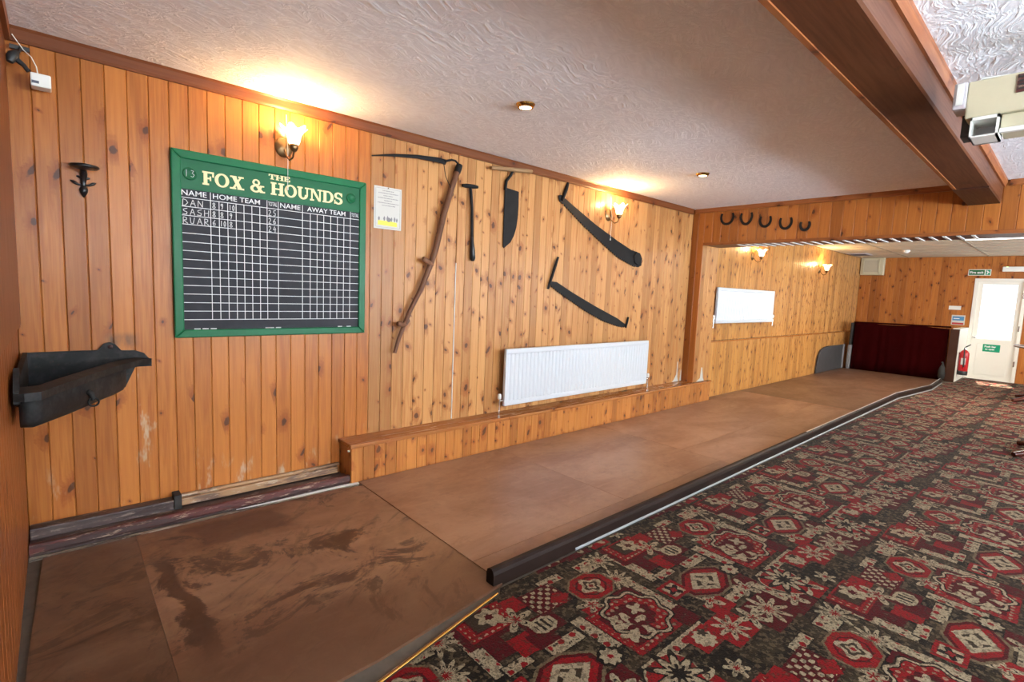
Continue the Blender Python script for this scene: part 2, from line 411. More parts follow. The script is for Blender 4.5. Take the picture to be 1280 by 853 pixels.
# ------------------------------------------------------------------ mesh helpers
class MB:
    def __init__(s): s.v = []; s.f = []; s.sm = []
    def add(s, vs, fs, smooth=False):
        n = len(s.v); s.v += [tuple(v) for v in vs]; s.f += [tuple(i+n for i in f) for f in fs]; s.sm += [smooth]*len(fs); return s
    def box(s, a, b):
        x0, x1 = sorted((a[0], b[0])); y0, y1 = sorted((a[1], b[1])); z0, z1 = sorted((a[2], b[2]))
        v = [(x0, y0, z0), (x1, y0, z0), (x1, y1, z0), (x0, y1, z0), (x0, y0, z1), (x1, y0, z1), (x1, y1, z1), (x0, y1, z1)]
        return s.add(v, [(3, 2, 1, 0), (4, 5, 6, 7), (0, 1, 5, 4), (1, 2, 6, 5), (2, 3, 7, 6), (3, 0, 4, 7)])
    def prism(s, pts, a, b, fn):
        """outline pts extruded from depth a to b; fn(p, q, depth) -> xyz"""
        n = len(pts)
        v = [fn(p, q, a) for p, q in pts]+[fn(p, q, b) for p, q in pts]
        f = [tuple(range(n)), tuple(range(2*n-1, n-1, -1))]+[(i, (i+1) % n+0, (i+1) % n+n, i+n) for i in range(n)]
        return s.add(v, f)
    def tube(s, pts, rad, n=10, caps=True, flat=1.0):
        pts = [Vector(p) for p in pts]
        if not isinstance(rad, (list, tuple)): rad = [rad]*len(pts)
        vs = []; fs = []
        up = None
        for i, p in enumerate(pts):
            d = (pts[min(i+1, len(pts)-1)]-pts[max(i-1, 0)]).normalized()
            if up is None: up = Vector((0, 0, 1)) if abs(d.z) < .9 else Vector((0, 1, 0))
            a = d.cross(up).normalized(); b = a.cross(d).normalized(); up = b
            for k in range(n):
                t = 2*math.pi*k/n
                vs.append(p+a*math.cos(t)*rad[i]+b*math.sin(t)*rad[i]*flat)
        for i in range(len(pts)-1):
            for k in range(n):
                fs.append((i*n+k, i*n+(k+1) % n, (i+1)*n+(k+1) % n, (i+1)*n+k))
        s.add(vs, fs, True)
        if caps:
            s.add(vs[:n], [tuple(range(n-1, -1, -1))]); s.add(vs[-n:], [tuple(range(n))])
        return s
    def lathe(s, prof, c, n=20, fn=None, smooth=True):
        """profile [(r, h)] about an axis through c; fn maps (x, y, h) local to world offset (default z up)"""
        fn = fn or (lambda x, y, h: (x, y, h))
        vs = []; fs = []
        for r, h in prof:
            for k in range(n):
                t = 2*math.pi*k/n
                o = fn(r*math.cos(t), r*math.sin(t), h); vs.append((c[0]+o[0], c[1]+o[1], c[2]+o[2]))
        for i in range(len(prof)-1):
            for k in range(n):
                fs.append((i*n+k, i*n+(k+1) % n, (i+1)*n+(k+1) % n, (i+1)*n+k))
        return s.add(vs, fs, smooth)
    def build(s, name, mat, parent=None, label=None, cat=None, group=None, kind=None, bevel=0, origin=None):
        me = bpy.data.meshes.new(name)
        vs = s.v if origin is None else [(a-origin[0], b-origin[1], c-origin[2]) for a, b, c in s.v]
        me.from_pydata(vs, [], s.f); me.polygons.foreach_set('use_smooth', s.sm); me.update()
        import bmesh
        bm = bmesh.new(); bm.from_mesh(me); bmesh.ops.recalc_face_normals(bm, faces=bm.faces); bm.to_mesh(me); bm.free()
        me.materials.append(M[mat] if isinstance(mat, str) else mat)
        o = link(name, me, parent)
        if origin is not None: o.location = origin
        if bevel:
            b = o.modifiers.new('bevel', 'BEVEL'); b.width = bevel; b.segments = 2; b.limit_method = 'ANGLE'
        tag(o, label, cat, group, kind)
        return o
def link(name, data, parent=None):
    o = bpy.data.objects.new(name, data); col.objects.link(o)
    if parent is not None: o.parent = parent
    return o
def tag(o, label=None, cat=None, group=None, kind=None):
    if label: o['label'] = label
    if cat: o['category'] = cat
    if group: o['group'] = group
    if kind: o['kind'] = kind
    return o
def thing(name, label, cat, loc=(0, 0, 0), group=None, kind=None):
    o = link(name, None); o.location = loc; o.empty_display_size = .1
    return tag(o, label, cat, group, kind)
def under(o, parent):
    """parent keeping the world position (parents are unrotated empties/meshes)"""
    o.parent = parent; o.matrix_parent_inverse = Matrix.Translation(-Vector(parent.location)); return o
def bx(name, a, b, mat, parent=None, bevel=0, **kw):
    o = MB().box(a, b).build(name, mat, None, bevel=bevel, **kw)
    if parent is not None: under(o, parent)
    return o
def part(mb, name, mat, parent, **kw):
    o = mb.build(name, mat, None, **kw); under(o, parent); return o
XZ = lambda p, q, d: (p, d, q)       # outlines drawn on the main wall
YZ = lambda p, q, d: (d, p, q)       # outlines drawn on the header / far wall
XY = lambda p, q, d: (p, q, d)

def text_mesh(name, s, w, h, mat, parent, org, fn, bold=0, ext=.001):
    """built-in face, fitted to a w x h box at org; fn(x, y, d) -> world offset"""
    cu = bpy.data.curves.new('t', 'FONT'); cu.body = s; cu.offset = bold; cu.resolution_u = 3
    o = bpy.data.objects.new('t', cu); col.objects.link(o)
    dg = bpy.context.evaluated_depsgraph_get(); dg.update()
    me = bpy.data.meshes.new_from_object(o.evaluated_get(dg))
    bpy.data.objects.remove(o)
    xs = [v.co.x for v in me.vertices]; ys = [v.co.y for v in me.vertices]
    x0, x1, y0, y1 = min(xs), max(xs), min(ys), max(ys)
    vs = [tuple(Vector(org)+Vector(fn((v.co.x-x0)/(x1-x0)*w, (v.co.y-y0)/(y1-y0)*h, ext))) for v in me.vertices]
    fs = [tuple(p.vertices) for p in me.polygons]; bpy.data.meshes.remove(me)
    m = MB().add(vs, fs); return part(m, name, mat, parent)
WALL = lambda x, y, d: (x, -d, y)
FAR = lambda x, y, d: (-d, -x, y)

# plank meshes: a tongue-and-groove board with chamfered long edges, origin at its foot
_pl = {}
def plank_mesh(w, h, mat, axis):
    key = (round(w, 4), round(h, 3), mat, axis)
    if key in _pl: return _pl[key]
    c, t = .0038, .012; hw = w/2-.0003
    prof = [(-hw, t), (-hw, c), (-hw+c, 0), (hw-c, 0), (hw, c), (hw, t)]     # (across, depth behind the face)
    f = {'-y': lambda a, d, z: (a, d, z), '-x': lambda a, d, z: (d, -a, z), '+x': lambda a, d, z: (-d, a, z)}[axis]
    n = 6; vs = [f(a, d, 0) for a, d in prof]+[f(a, d, h) for a, d in prof]
    fs = [(i, i+1, i+1+n, i+n) for i in range(n-1)]+[tuple(range(n)), tuple(range(2*n-1, n-1, -1))]
    me = bpy.data.meshes.new('plank'); me.from_pydata(vs, [], fs); me.update(); me.materials.append(M[mat])
    _pl[key] = me; return me
def planks(parent, axis, start, end, step, plane, z0, z1, mat, skip=None):
    """individual boards; start..end runs along x (axis -y) or along -y (axis -x / +x)"""
    n = max(1, round(abs(end-start)/step)); st = (end-start)/n
    for i in range(n):
        c = start+st*(i+.5)
        mt = mat(c) if callable(mat) else mat
        for (a, b) in (skip(c) if skip else [(z0, z1)]):
            me = plank_mesh(abs(st), b-a, mt, axis)
            o = link('plank', me)
            o.location = (c, plane, a) if axis == '-y' else (plane, c, a)
            under(o, parent)

# ------------------------------------------------------------------ dimensions
XL, XH, XB, XF = -.146, 5.877, 6.28, 13.02       # left wall, header face, header back, far wall
YF = -8.6                                        # front wall
H, HZ, AZ = 2.4, 1.967, 2.32                     # ceiling, header soffit, alcove ceiling
JY = -.155                                       # jamb plane
AY, DY, DZ = -.03, -.10, .76                     # alcove wall, its dado, dado height
BX, BY, BZ = 1.405, -.19, .271                   # bench end, bench front, bench top

# ------------------------------------------------------------------ structure
bx('floor', (XL-.2, YF-.2, -.15), (XF+.2, .2, -.002), 'concrete', label='bare concrete floor strip between alley boards and carpet edge', cat='floor', kind='structure')
bx('ceiling', (XL-.2, YF-.2, H), (XH+.1, .2, H+.12), 'artex', label='white textured plaster ceiling of the main room', cat='ceiling', kind='structure')

wb_ = bx('wall_back', (XL-.1, .012, -.01), (XB, .14, H), 'trim_brown', label='knotty pine planked wall hung with old farm tools', cat='wall', kind='structure')
planks(wb_, '-y', XL, 1.61, .088, 0, 0, H-.004, 'pine_orange')
planks(wb_, '-y', 1.61, 2.33, .0885, 0, 0, H-.004, 'pine_pale')
planks(wb_, '-y', 2.335, XH, .083, 0, .2, H-.004, 'pine_pale')

mb = MB()
for a, b, c, d in ((YF, FILL_WIN[0], -.01, H), (FILL_WIN[1], .012, -.01, H), (FILL_WIN[0], FILL_WIN[1], -.01, WIN_Z[0]), (FILL_WIN[0], FILL_WIN[1], WIN_Z[1], H)): mb.box((XL-.15, a, c), (XL-.012, b, d))
wl_ = mb.build('wall_left', 'trim_brown', label='dark orange planked end wall at the left edge', cat='wall', kind='structure')
planks(wl_, '+x', 0, -1.8, .09, XL, 0, H-.004, 'left_wood')
bx('upper_panel', (XL, -2.6, 1.07), (XL+.012, -.004, H-.07), 'left_wood', wl_)
for a, b, c, d in ((YF+.01, FILL_WIN[0], 0, H-.01), (FILL_WIN[1], -1.81, 0, H-.01), (FILL_WIN[0], FILL_WIN[1], 0, WIN_Z[0]), (FILL_WIN[0], FILL_WIN[1], WIN_Z[1], H-.01)): bx('plaster', (XL-.0119, a, c), (XL-.003, b, d), 'wall_plaster', wl_)
mb = MB(); t = .05
for (p, q) in (((FILL_WIN[0], WIN_Z[0]), (FILL_WIN[0]+t, WIN_Z[1])), ((FILL_WIN[1]-t, WIN_Z[0]), (FILL_WIN[1], WIN_Z[1])), ((FILL_WIN[0], WIN_Z[0]), (FILL_WIN[1], WIN_Z[0]+t)), ((FILL_WIN[0], WIN_Z[1]-t), (FILL_WIN[1], WIN_Z[1])), ((sum(FILL_WIN)/2-t/2, WIN_Z[0]), (sum(FILL_WIN)/2+t/2, WIN_Z[1]))):
    mb.box((XL-.12, p[0], p[1]), (XL-.06, q[0], q[1]))
o = mb.build('window_4', 'door_white', label='white framed window in the left end wall behind the camera', cat='window', kind='structure')  # window put in for its fill light, never in view
bx('pane', (XL-.095, FILL_WIN[0]+t, WIN_Z[0]+t), (XL-.09, FILL_WIN[1]-t, WIN_Z[1]-t), 'glass', o)

wh = bx('wall_header', (XH+.012, YF, HZ+.012), (XB, .012, H+.05), 'trim_brown', label='planked header with five horseshoes above the wide opening', cat='wall', kind='structure')
planks(wh, '-x', JY, YF, .104, XH, HZ, H-.004, 'pine_header')
planks(wh, '-x', 0, JY, .0775, XH, BZ, H-.004, 'pine_header')
bx('edge_strip', (XH-.006, YF, HZ-.004), (XH+.02, JY, HZ+.028), 'trim_brown_y', wh)
bx('soffit_board', (XH+.02, YF, HZ), (XB, JY, HZ+.012), 'soffit_red', wh)
for i in range(22):
    y = -.55-i*.094*1.04
    if y < -2.75: break
    bx('soffit_batten', (XH+.06, y-.011, HZ-.006), (XB-.01, y+.011, HZ), 'white_plastic', wh)
bx('pier_core', (XH+.012, JY+.012, 0), (XB, .012, HZ+.02), 'trim_brown', wh)
planks(wh, '-y', XH+.001, XB, .1, JY, BZ, HZ, 'pine_pale')

wa = bx('wall_alcove', (XB, AY+.012, -.01), (XF+.1, .14, AZ+.1), 'trim_brown', label='pale planked side wall of the alcove behind the skittle alley', cat='wall', kind='structure')
mb = MB(); n = 78; st = (XF-XB)/n
for i in range(n):
    x0 = XB+i*st; x1 = x0+st
    for (yy, z0, z1) in ((AY, DZ, AZ), (DY, 0, DZ-.012)):
        p = [(x0+.0006, yy+.012), (x0+.0006, yy+.005), (x0+.005, yy), (x1-.005, yy), (x1-.0006, yy+.005), (x1-.0006, yy+.012)]
        mb.prism(p, z0, z1, XY)
part(mb, 'plank_cladding', 'pine_alcove', wa, kind='stuff')
bx('dado_core', (XB, DY+.012, 0), (XF, AY+.012, DZ-.012), 'trim_brown', wa)
bx('dado_cap', (XB, DY-.012, DZ-.012), (XF, AY, DZ+.004), 'pine_ledge', wa)

# far wall with door opening y -1.90 .. -2.60
DY0, DY1, DH = -1.90, -2.62, 1.91
mb = MB(); mb.box((XF+.012, DY0, -.01), (XF+.15, .14, AZ+.1)); mb.box((XF+.012, YF, -.01), (XF+.15, DY1, AZ+.1)); mb.box((XF+.012, DY1, DH), (XF+.15, DY0, AZ+.1))
wf = mb.build('wall_far', 'trim_brown', label='knotty planked far wall around the bright exit door', cat='wall', kind='structure')
def far_skip(c): return [(DH, AZ)] if DY1-.03 < c < DY0+.03 else [(0, AZ)]
planks(wf, '-x', AY, DY0, .104, XF, 0, AZ, 'pine_far')
planks(wf, '-x', DY0, DY1, .104, XF, DH, AZ, 'pine_far')
planks(wf, '-x', DY1, -4.2, .104, XF, 0, AZ, 'pine_far')

# front wall (behind the camera) with windows
mb = MB(); xs = [XL-.2]+[v for w in WINDOWS for v in w]+[XF+.15]
for i in range(0, len(xs), 2): mb.box((xs[i], YF-.2, -.01), (xs[i+1], YF, H))
for a, b in WINDOWS:
    mb.box((a, YF-.2, -.01), (b, YF, WIN_Z[0])); mb.box((a, YF-.2, WIN_Z[1]), (b, YF, H))
wfr = mb.build('wall_front', 'wall_plaster', label='plastered window wall behind the camera', cat='wall', kind='structure')
for i, (a, b) in enumerate(WINDOWS):
    mb = MB(); t = .05
    for (p, q) in (((a, WIN_Z[0]), (a+t, WIN_Z[1])), ((b-t, WIN_Z[0]), (b, WIN_Z[1])), ((a, WIN_Z[0]), (b, WIN_Z[0]+t)), ((a, WIN_Z[1]-t), (b, WIN_Z[1])), (((a+b)/2-t/2, WIN_Z[0]), ((a+b)/2+t/2, WIN_Z[1]))):
        mb.box((p[0], YF-.14, p[1]), (q[0], YF-.08, q[1]))
    o = mb.build('window_%d' % (i+1), 'door_white', label='white framed window in the wall behind the camera, window %s' % ('opposite the radiator', 'just inside the alcove', 'nearest the exit door')[i], cat='window', kind='structure')
    bx('pane', (a+t, YF-.115, WIN_Z[0]+t), (b-t, YF-.11, WIN_Z[1]-t), 'glass', o)

# alcove suspended ceiling
ca = bx('ceiling_alcove', (XB, YF-.1, AZ+.02), (XF+.1, .1, AZ+.14), 'tbar', label='suspended tile ceiling of the alcove', cat='ceiling', kind='structure')
tme = None
LIGHT_TILES = {(5, 2), (4, 2), (8, 4)}
xg = [XB+i*.6 for i in range(12)]; yg = [-.03-.42]+[-.45-1.2*i for i in range(1, 6)]
yg = [AY, -.85, -2.05, -3.25, -4.45, -5.65, -6.85, -8.05, YF]
xg[-1] = XF
for i in range(11):
    for j in range(8):
        if (i, j) in LIGHT_TILES: continue
        bx('ceiling_tile', (xg[i]+.012, yg[j]-.012, AZ+.004), (xg[i+1]-.012, yg[j+1]+.012, AZ+.02), 'tile', ca)
mb = MB()
for i in range(1, 11): mb.box((xg[i]-.012, YF, AZ), (xg[i]+.012, AY, AZ+.006))
for j in range(1, 8): mb.box((XB, yg[j]-.012, AZ), (XF, yg[j]+.012, AZ+.006))
part(mb, 'ceiling_grid', 'tbar', ca)
for k, (i, j) in enumerate(sorted(LIGHT_TILES)):
    t = thing('ceiling_light_panel', ('fluorescent ceiling panel nearest the header of the alcove', 'glowing fluorescent ceiling panel above the alley side', 'ceiling panel light deep in the alcove, right of the door')[k], 'ceiling light', (xg[i]+.3, (yg[j]+yg[j+1])/2, AZ))
    bx('diffuser', (xg[i]+.03, yg[j]-.03, AZ-.004), (xg[i+1]-.03, yg[j+1]+.03, AZ+.01), 'panel_light', t)
    mb = MB()
    for a, b in (((xg[i]+.012, yg[j]-.012), (xg[i+1]-.012, yg[j]-.03)), ((xg[i]+.012, yg[j+1]+.03), (xg[i+1]-.012, yg[j+1]+.012)), ((xg[i]+.012, yg[j]-.03), (xg[i]+.03, yg[j+1]+.03)), ((xg[i+1]-.03, yg[j]-.03), (xg[i+1]-.012, yg[j+1]+.03))):
        mb.box((a[0], a[1], AZ-.006), (b[0], b[1], AZ+.012))
    part(mb, 'frame', 'white_plastic', t)
    d = bpy.data.lights.new('tube_light', 'AREA'); d.energy = 42; d.color = (1, .92, .78); d.shape = 'RECTANGLE'; d.size = .5; d.size_y = 1.1
    lo = bpy.data.objects.new('tube_light', d); col.objects.link(lo); lo.location = (xg[i]+.3, (yg[j]+yg[j+1])/2, AZ-.012)
    under(lo, t)

# bare white patches where the varnish has gone at the foot of the pier
for pts in ([(5.66, .272), (5.80, .272), (5.775, .33), (5.77, .52), (5.755, .52), (5.75, .36), (5.70, .30)], [(5.835, .272), (5.868, .272), (5.862, .40), (5.85, .42)]):
    part(MB().prism(pts, .002, -.0012, XZ), 'bare_patch', 'paper', wb_)
part(MB().prism([(5.97, .272), (6.16, .272), (6.13, .31), (6.105, .44), (6.075, .45), (6.06, .31)], JY+.002, JY-.0012, XZ), 'bare_patch', 'paper', wh)

# cornices and trims
def cornice(name, pts, mat, fn, a, b, label):
    return MB().prism(pts, a, b, fn).build(name, mat, label=label, cat='trim', kind='structure')
cpro = [(0, H-.062), (-.016, H-.062), (-.022, H-.05), (-.022, H-.012), (-.03, H), (0, H)]
bx('gap_filler', (2.3315, -.0015, .275), (2.3365, .004, 1.52), 'white_line', wb_)
cornice('trim_1', cpro, 'trim_brown', lambda p, q, d: (d, p, q), XL+.013, XH-.03, 'dark brown cornice strip along the top of the tool wall')
cornice('trim_2', [(XH+p*1, q) for p, q in [(0, H-.05), (-.016, H-.05), (-.02, H-.04), (-.02, H), (0, H)]], 'trim_brown_y', lambda p, q, d: (p, d, q), -.031, -2.56, 'brown cornice strip on the header left of the beam')
cornice('trim_3', [(XH+p*1, q) for p, q in [(0, H-.05), (-.016, H-.05), (-.02, H-.04), (-.02, H), (0, H)]], 'trim_brown_y', lambda p, q, d: (p, d, q), -2.80, YF, 'brown cornice strip on the header right of the beam')
bx('trim_4', (XL+.001, -2.6, H-.07), (XL+.03, -.0305, H), 'trim_brown_y', label='brown cornice strip at the top of the left end wall', cat='trim', kind='structure')

# ceiling beam
t = thing('ceiling_beam', 'heavy dark brown boxed timber beam under the textured ceiling', 'beam', (3, -2.66, 2.22))
mb = MB().prism([(-2.555, 2.225), (-2.752, 2.225), (-2.76, 2.233), (-2.76, H), (-2.555, H)], XL+.02, XH-.001, lambda p, q, d: (d, p, q))
part(mb, 'casing', 'beam', t)
mb = MB().prism([(-2.76, 2.345), (-2.772, 2.345), (-2.785, 2.375), (-2.785, H), (-2.76, H)], XL+.02, XH-.021, lambda p, q, d: (d, p, q))
part(mb, 'side_moulding', 'trim_brown', t)
bx('edge_bead', (XL+.02, -2.553, 2.219), (XH-.001, -2.573, 2.2255), 'trim_brown', t)
bx('end_board', (5.08, -2.553, 2.214), (XH-.001, -2.755, 2.2255), 'beam_end', t)  # thin dark board standing in for the shadow at the header end

# ------------------------------------------------------------------ carpet and skittle alley
cp = [(XL+.002, -2.1), (.35, -1.965), (.77, -1.87), (1.385, -1.735), (1.42, -1.70), (8.97, -1.70), (10.47, -1.85), (11.6, -1.81), (12.0, -1.94), (XF+.012, -1.94), (XF+.012, YF+.002), (XL+.002, YF+.002)]
MB().prism(cp, -.0018, .008, XY).build('carpet', 'carpet', label='red, brown and beige patterned pub carpet covering the floor', cat='carpet')

st = thing('metal_carpet_strip', 'thin brass edging strip between bare boards and carpet near camera', 'edging strip', (.77, -1.86, 0))
mb = MB().tube([(XL+.01, -2.085, .007), (.35, -1.952, .007), (.77, -1.857, .007), (1.385, -1.722, .008)], .006, 8, flat=.7); part(mb, 'bead', 'brass', st)
mb = MB().prism([(XL+.01, -2.08), (.35, -1.95), (.77, -1.852), (1.385, -1.718), (1.385, -1.711), (.77, -1.842), (.35, -1.938), (XL+.01, -2.068)], -.0015, .004, XY); part(mb, 'flange', 'worn_pale', st)

al = thing('skittle_alley', 'worn brown board skittle alley running along the planked wall', 'skittle alley', (1.45, -.9, 0))
def lane(x0, x1, y0, y1, tone, stain, z=.014):
    g = .0012
    o = bx('lane_board', (x0+g, y1+g, -.0015), (x1-g, y0-g, z), 'lane', al)
    o.color = (tone, tone*.97, tone*.95, stain); return o
MBp = lambda pts, z: MB().prism(pts, -.0015, z, XY)
o = part(MBp([(-.095, -.225), (.2495, -.225), (.2495, -1.76), (-.135, -1.76), (-.12, -1.0)], .010), 'lane_board', 'lane', al); o.color = (.42, .40, .38, .75)
o = part(MBp([(.2505, -.225), (1.30, -.235), (1.4495, -.27), (1.4495, -1.68), (.80, -1.765), (.2505, -1.785)], .010), 'lane_board', 'lane', al); o.color = (.64, .61, .57, 1)
lane(1.45, 2.68, -.2, -1.46, .78, .14); lane(2.68, 3.98, -.2, -1.46, .84, .1)
lane(1.45, 3.98, -1.46, -1.62, .72, .15)
lane(3.98, 5.6, -.2, -1.12, .95, .05); lane(5.6, 7.32, -.2, -1.12, 1.0, .03); lane(6.29, 7.32, -.105, -.2, .9, .03); lane(3.98, 7.32, -1.12, -1.62, .9, .05)
lane(7.32, 9.5, -.12, -1.62, .52, .1); lane(9.5, 12.02, -.12, -1.72, .6, .2)

kb = thing('alley_kerb', 'glossy dark kerb rail between the skittle alley and the carpet', 'kerb', (1.4, -1.65, 0))
kprof = [(-.026, -.001), (-.026, .058), (-.021, .074), (-.009, .083), (.009, .083), (.021, .074), (.026, .058), (.026, -.001)]
def rail(p, q, prof, name, mat, parent):
    p = Vector((p[0], p[1], 0)); q = Vector((q[0], q[1], 0)); d = (q-p).normalized(); nrm = Vector((-d.y, d.x, 0))
    vs = [tuple(b+nrm*a+Vector((0, 0, h))) for b in (p, q) for a, h in prof]; k = len(prof)
    fs = [tuple(range(k-1, -1, -1)), tuple(range(k, 2*k))]+[(i, (i+1) % k, (i+1) % k+k, i+k) for i in range(k)]
    o = part(MB().add(vs, fs), name, mat, parent); return o
KP = [(1.4, -1.65), (2.75, -1.65), (5.35, -1.65), (7.6, -1.65), (8.96, -1.65), (10.46, -1.80), (11.6, -1.765)]
for i in range(len(KP)-1):
    rail(KP[i], KP[i+1], kprof, 'rail', 'kerb', kb)
for i in range(1, len(KP)-1):
    a = KP[i] if i > 1 else (1.95, -1.65)
    rail(a, KP[i+1], [(-.0262, .002), (-.032, .002), (-.032, .010), (-.0262, .014)], 'edge_strip', 'dull_alu', kb)
for i in range(2, len(KP)-1):
    rail(KP[i], KP[i+1], [(-.006, .083), (-.006, .0842), (.008, .0842), (.008, .083)], 'cap_strip', 'alu', kb)  # pale strip in place of the door's reflection on the glossy kerb top

# timber plinth at the foot of the wall, left of the bench
pl = thing('timber_plinth', 'battered stepped timber plinth at the foot of the planked wall', 'plinth', (.6, -.1, 0))
bx('sole_board', (XL+.004, -.168, 0), (BX-.002, -.004, .034), 'worn_purple', pl, bevel=.004)
part(MB().prism([(-.172, .012), (-.178, .022), (-.178, .048), (-.17, .058), (-.15, .060), (-.15, .034), (-.168, .034), (-.168, .012)], XL+.004, BX-.002, lambda p, q, d: (d, p, q)), 'nosing', 'nosing_red', pl)
bx('dark_board', (XL+.004, -.075, .034), (.438, -.004, .098), 'worn_purple', pl, bevel=.006)
bx('tread_board', (XL+.004, -.15, .034), (BX-.002, -.075, .046), 'worn_purple', pl, bevel=.003)
bx('back_board', (.475, -.05, .046), (BX-.03, -.004, .088), 'worn_pale', pl, bevel=.005)
bx('top_lath', (.475, -.028, .088), (BX-.01, -.004, .105), 'worn_pale', pl, bevel=.004)
bx('iron_block', (.436, -.085, .046), (.472, -.004, .125), 'soot', pl, bevel=.003)
part(MB().prism([(XL+.004, -.182), (.4, -.186), (.9, -.184), (1.40, -.186), (1.455, -.2), (1.44, -.232), (1.3, -.224), (.9, -.212), (.4, -.214), (XL+.06, -.212), (XL+.004, -.215)], -.0015, .006, XY), 'grout_line', 'grime', pl)
part(MB().prism([(.72, -.181), (1.1, -.1815), (1.38, -.184), (1.452, -.196), (1.448, -.222), (1.36, -.212), (1.2, -.208), (.95, -.198), (.8, -.192)], .004, .009, XY), 'plaster_filler', 'white_line', pl)

# bench boxing along the wall
be = thing('wall_bench', 'low planked bench boxing with a varnished ledge along the wall', 'bench', (3.8, -.1, 0))
bx('core', (BX+.006, BY+.012, 0), (XB-.002, -.002, BZ-.028), 'trim_brown', be)
n = 59; stp = (XB-.004-BX)/n
for i in range(n):
    o = link('plank', plank_mesh(stp, BZ-.027, 'pine_bench', '-y')); o.location = (BX+stp*(i+.5), BY, 0); under(o, be)
for a, b, k in ((BX-.012, 2.78, 0), (2.782, 4.93, 1), (4.932, XB, 2)):
    yb = -.003
    if b > XH: part(MB().prism([(a, -.205), (b, -.205), (b, JY-.002), (XH-.003, JY-.002), (XH-.003, yb), (a, yb)], BZ-.026, BZ, XY), 'ledge_board', 'pine_ledge', be, bevel=.004)
    else: bx('ledge_board', (a, -.205, BZ-.026), (b, yb, BZ), 'pine_ledge', be, bevel=.004)
part(MB().lathe([(0, -.006), (.007, -.005), (.009, 0), (.007, .005), (0, .006)], (BX-.006, -.16, BZ-.05), 10), 'screw_cap', 'white_plastic', be)
bx('end_panel', (BX, -.178, 0), (BX+.006, -.004, BZ-.027), 'pine_bench', be)
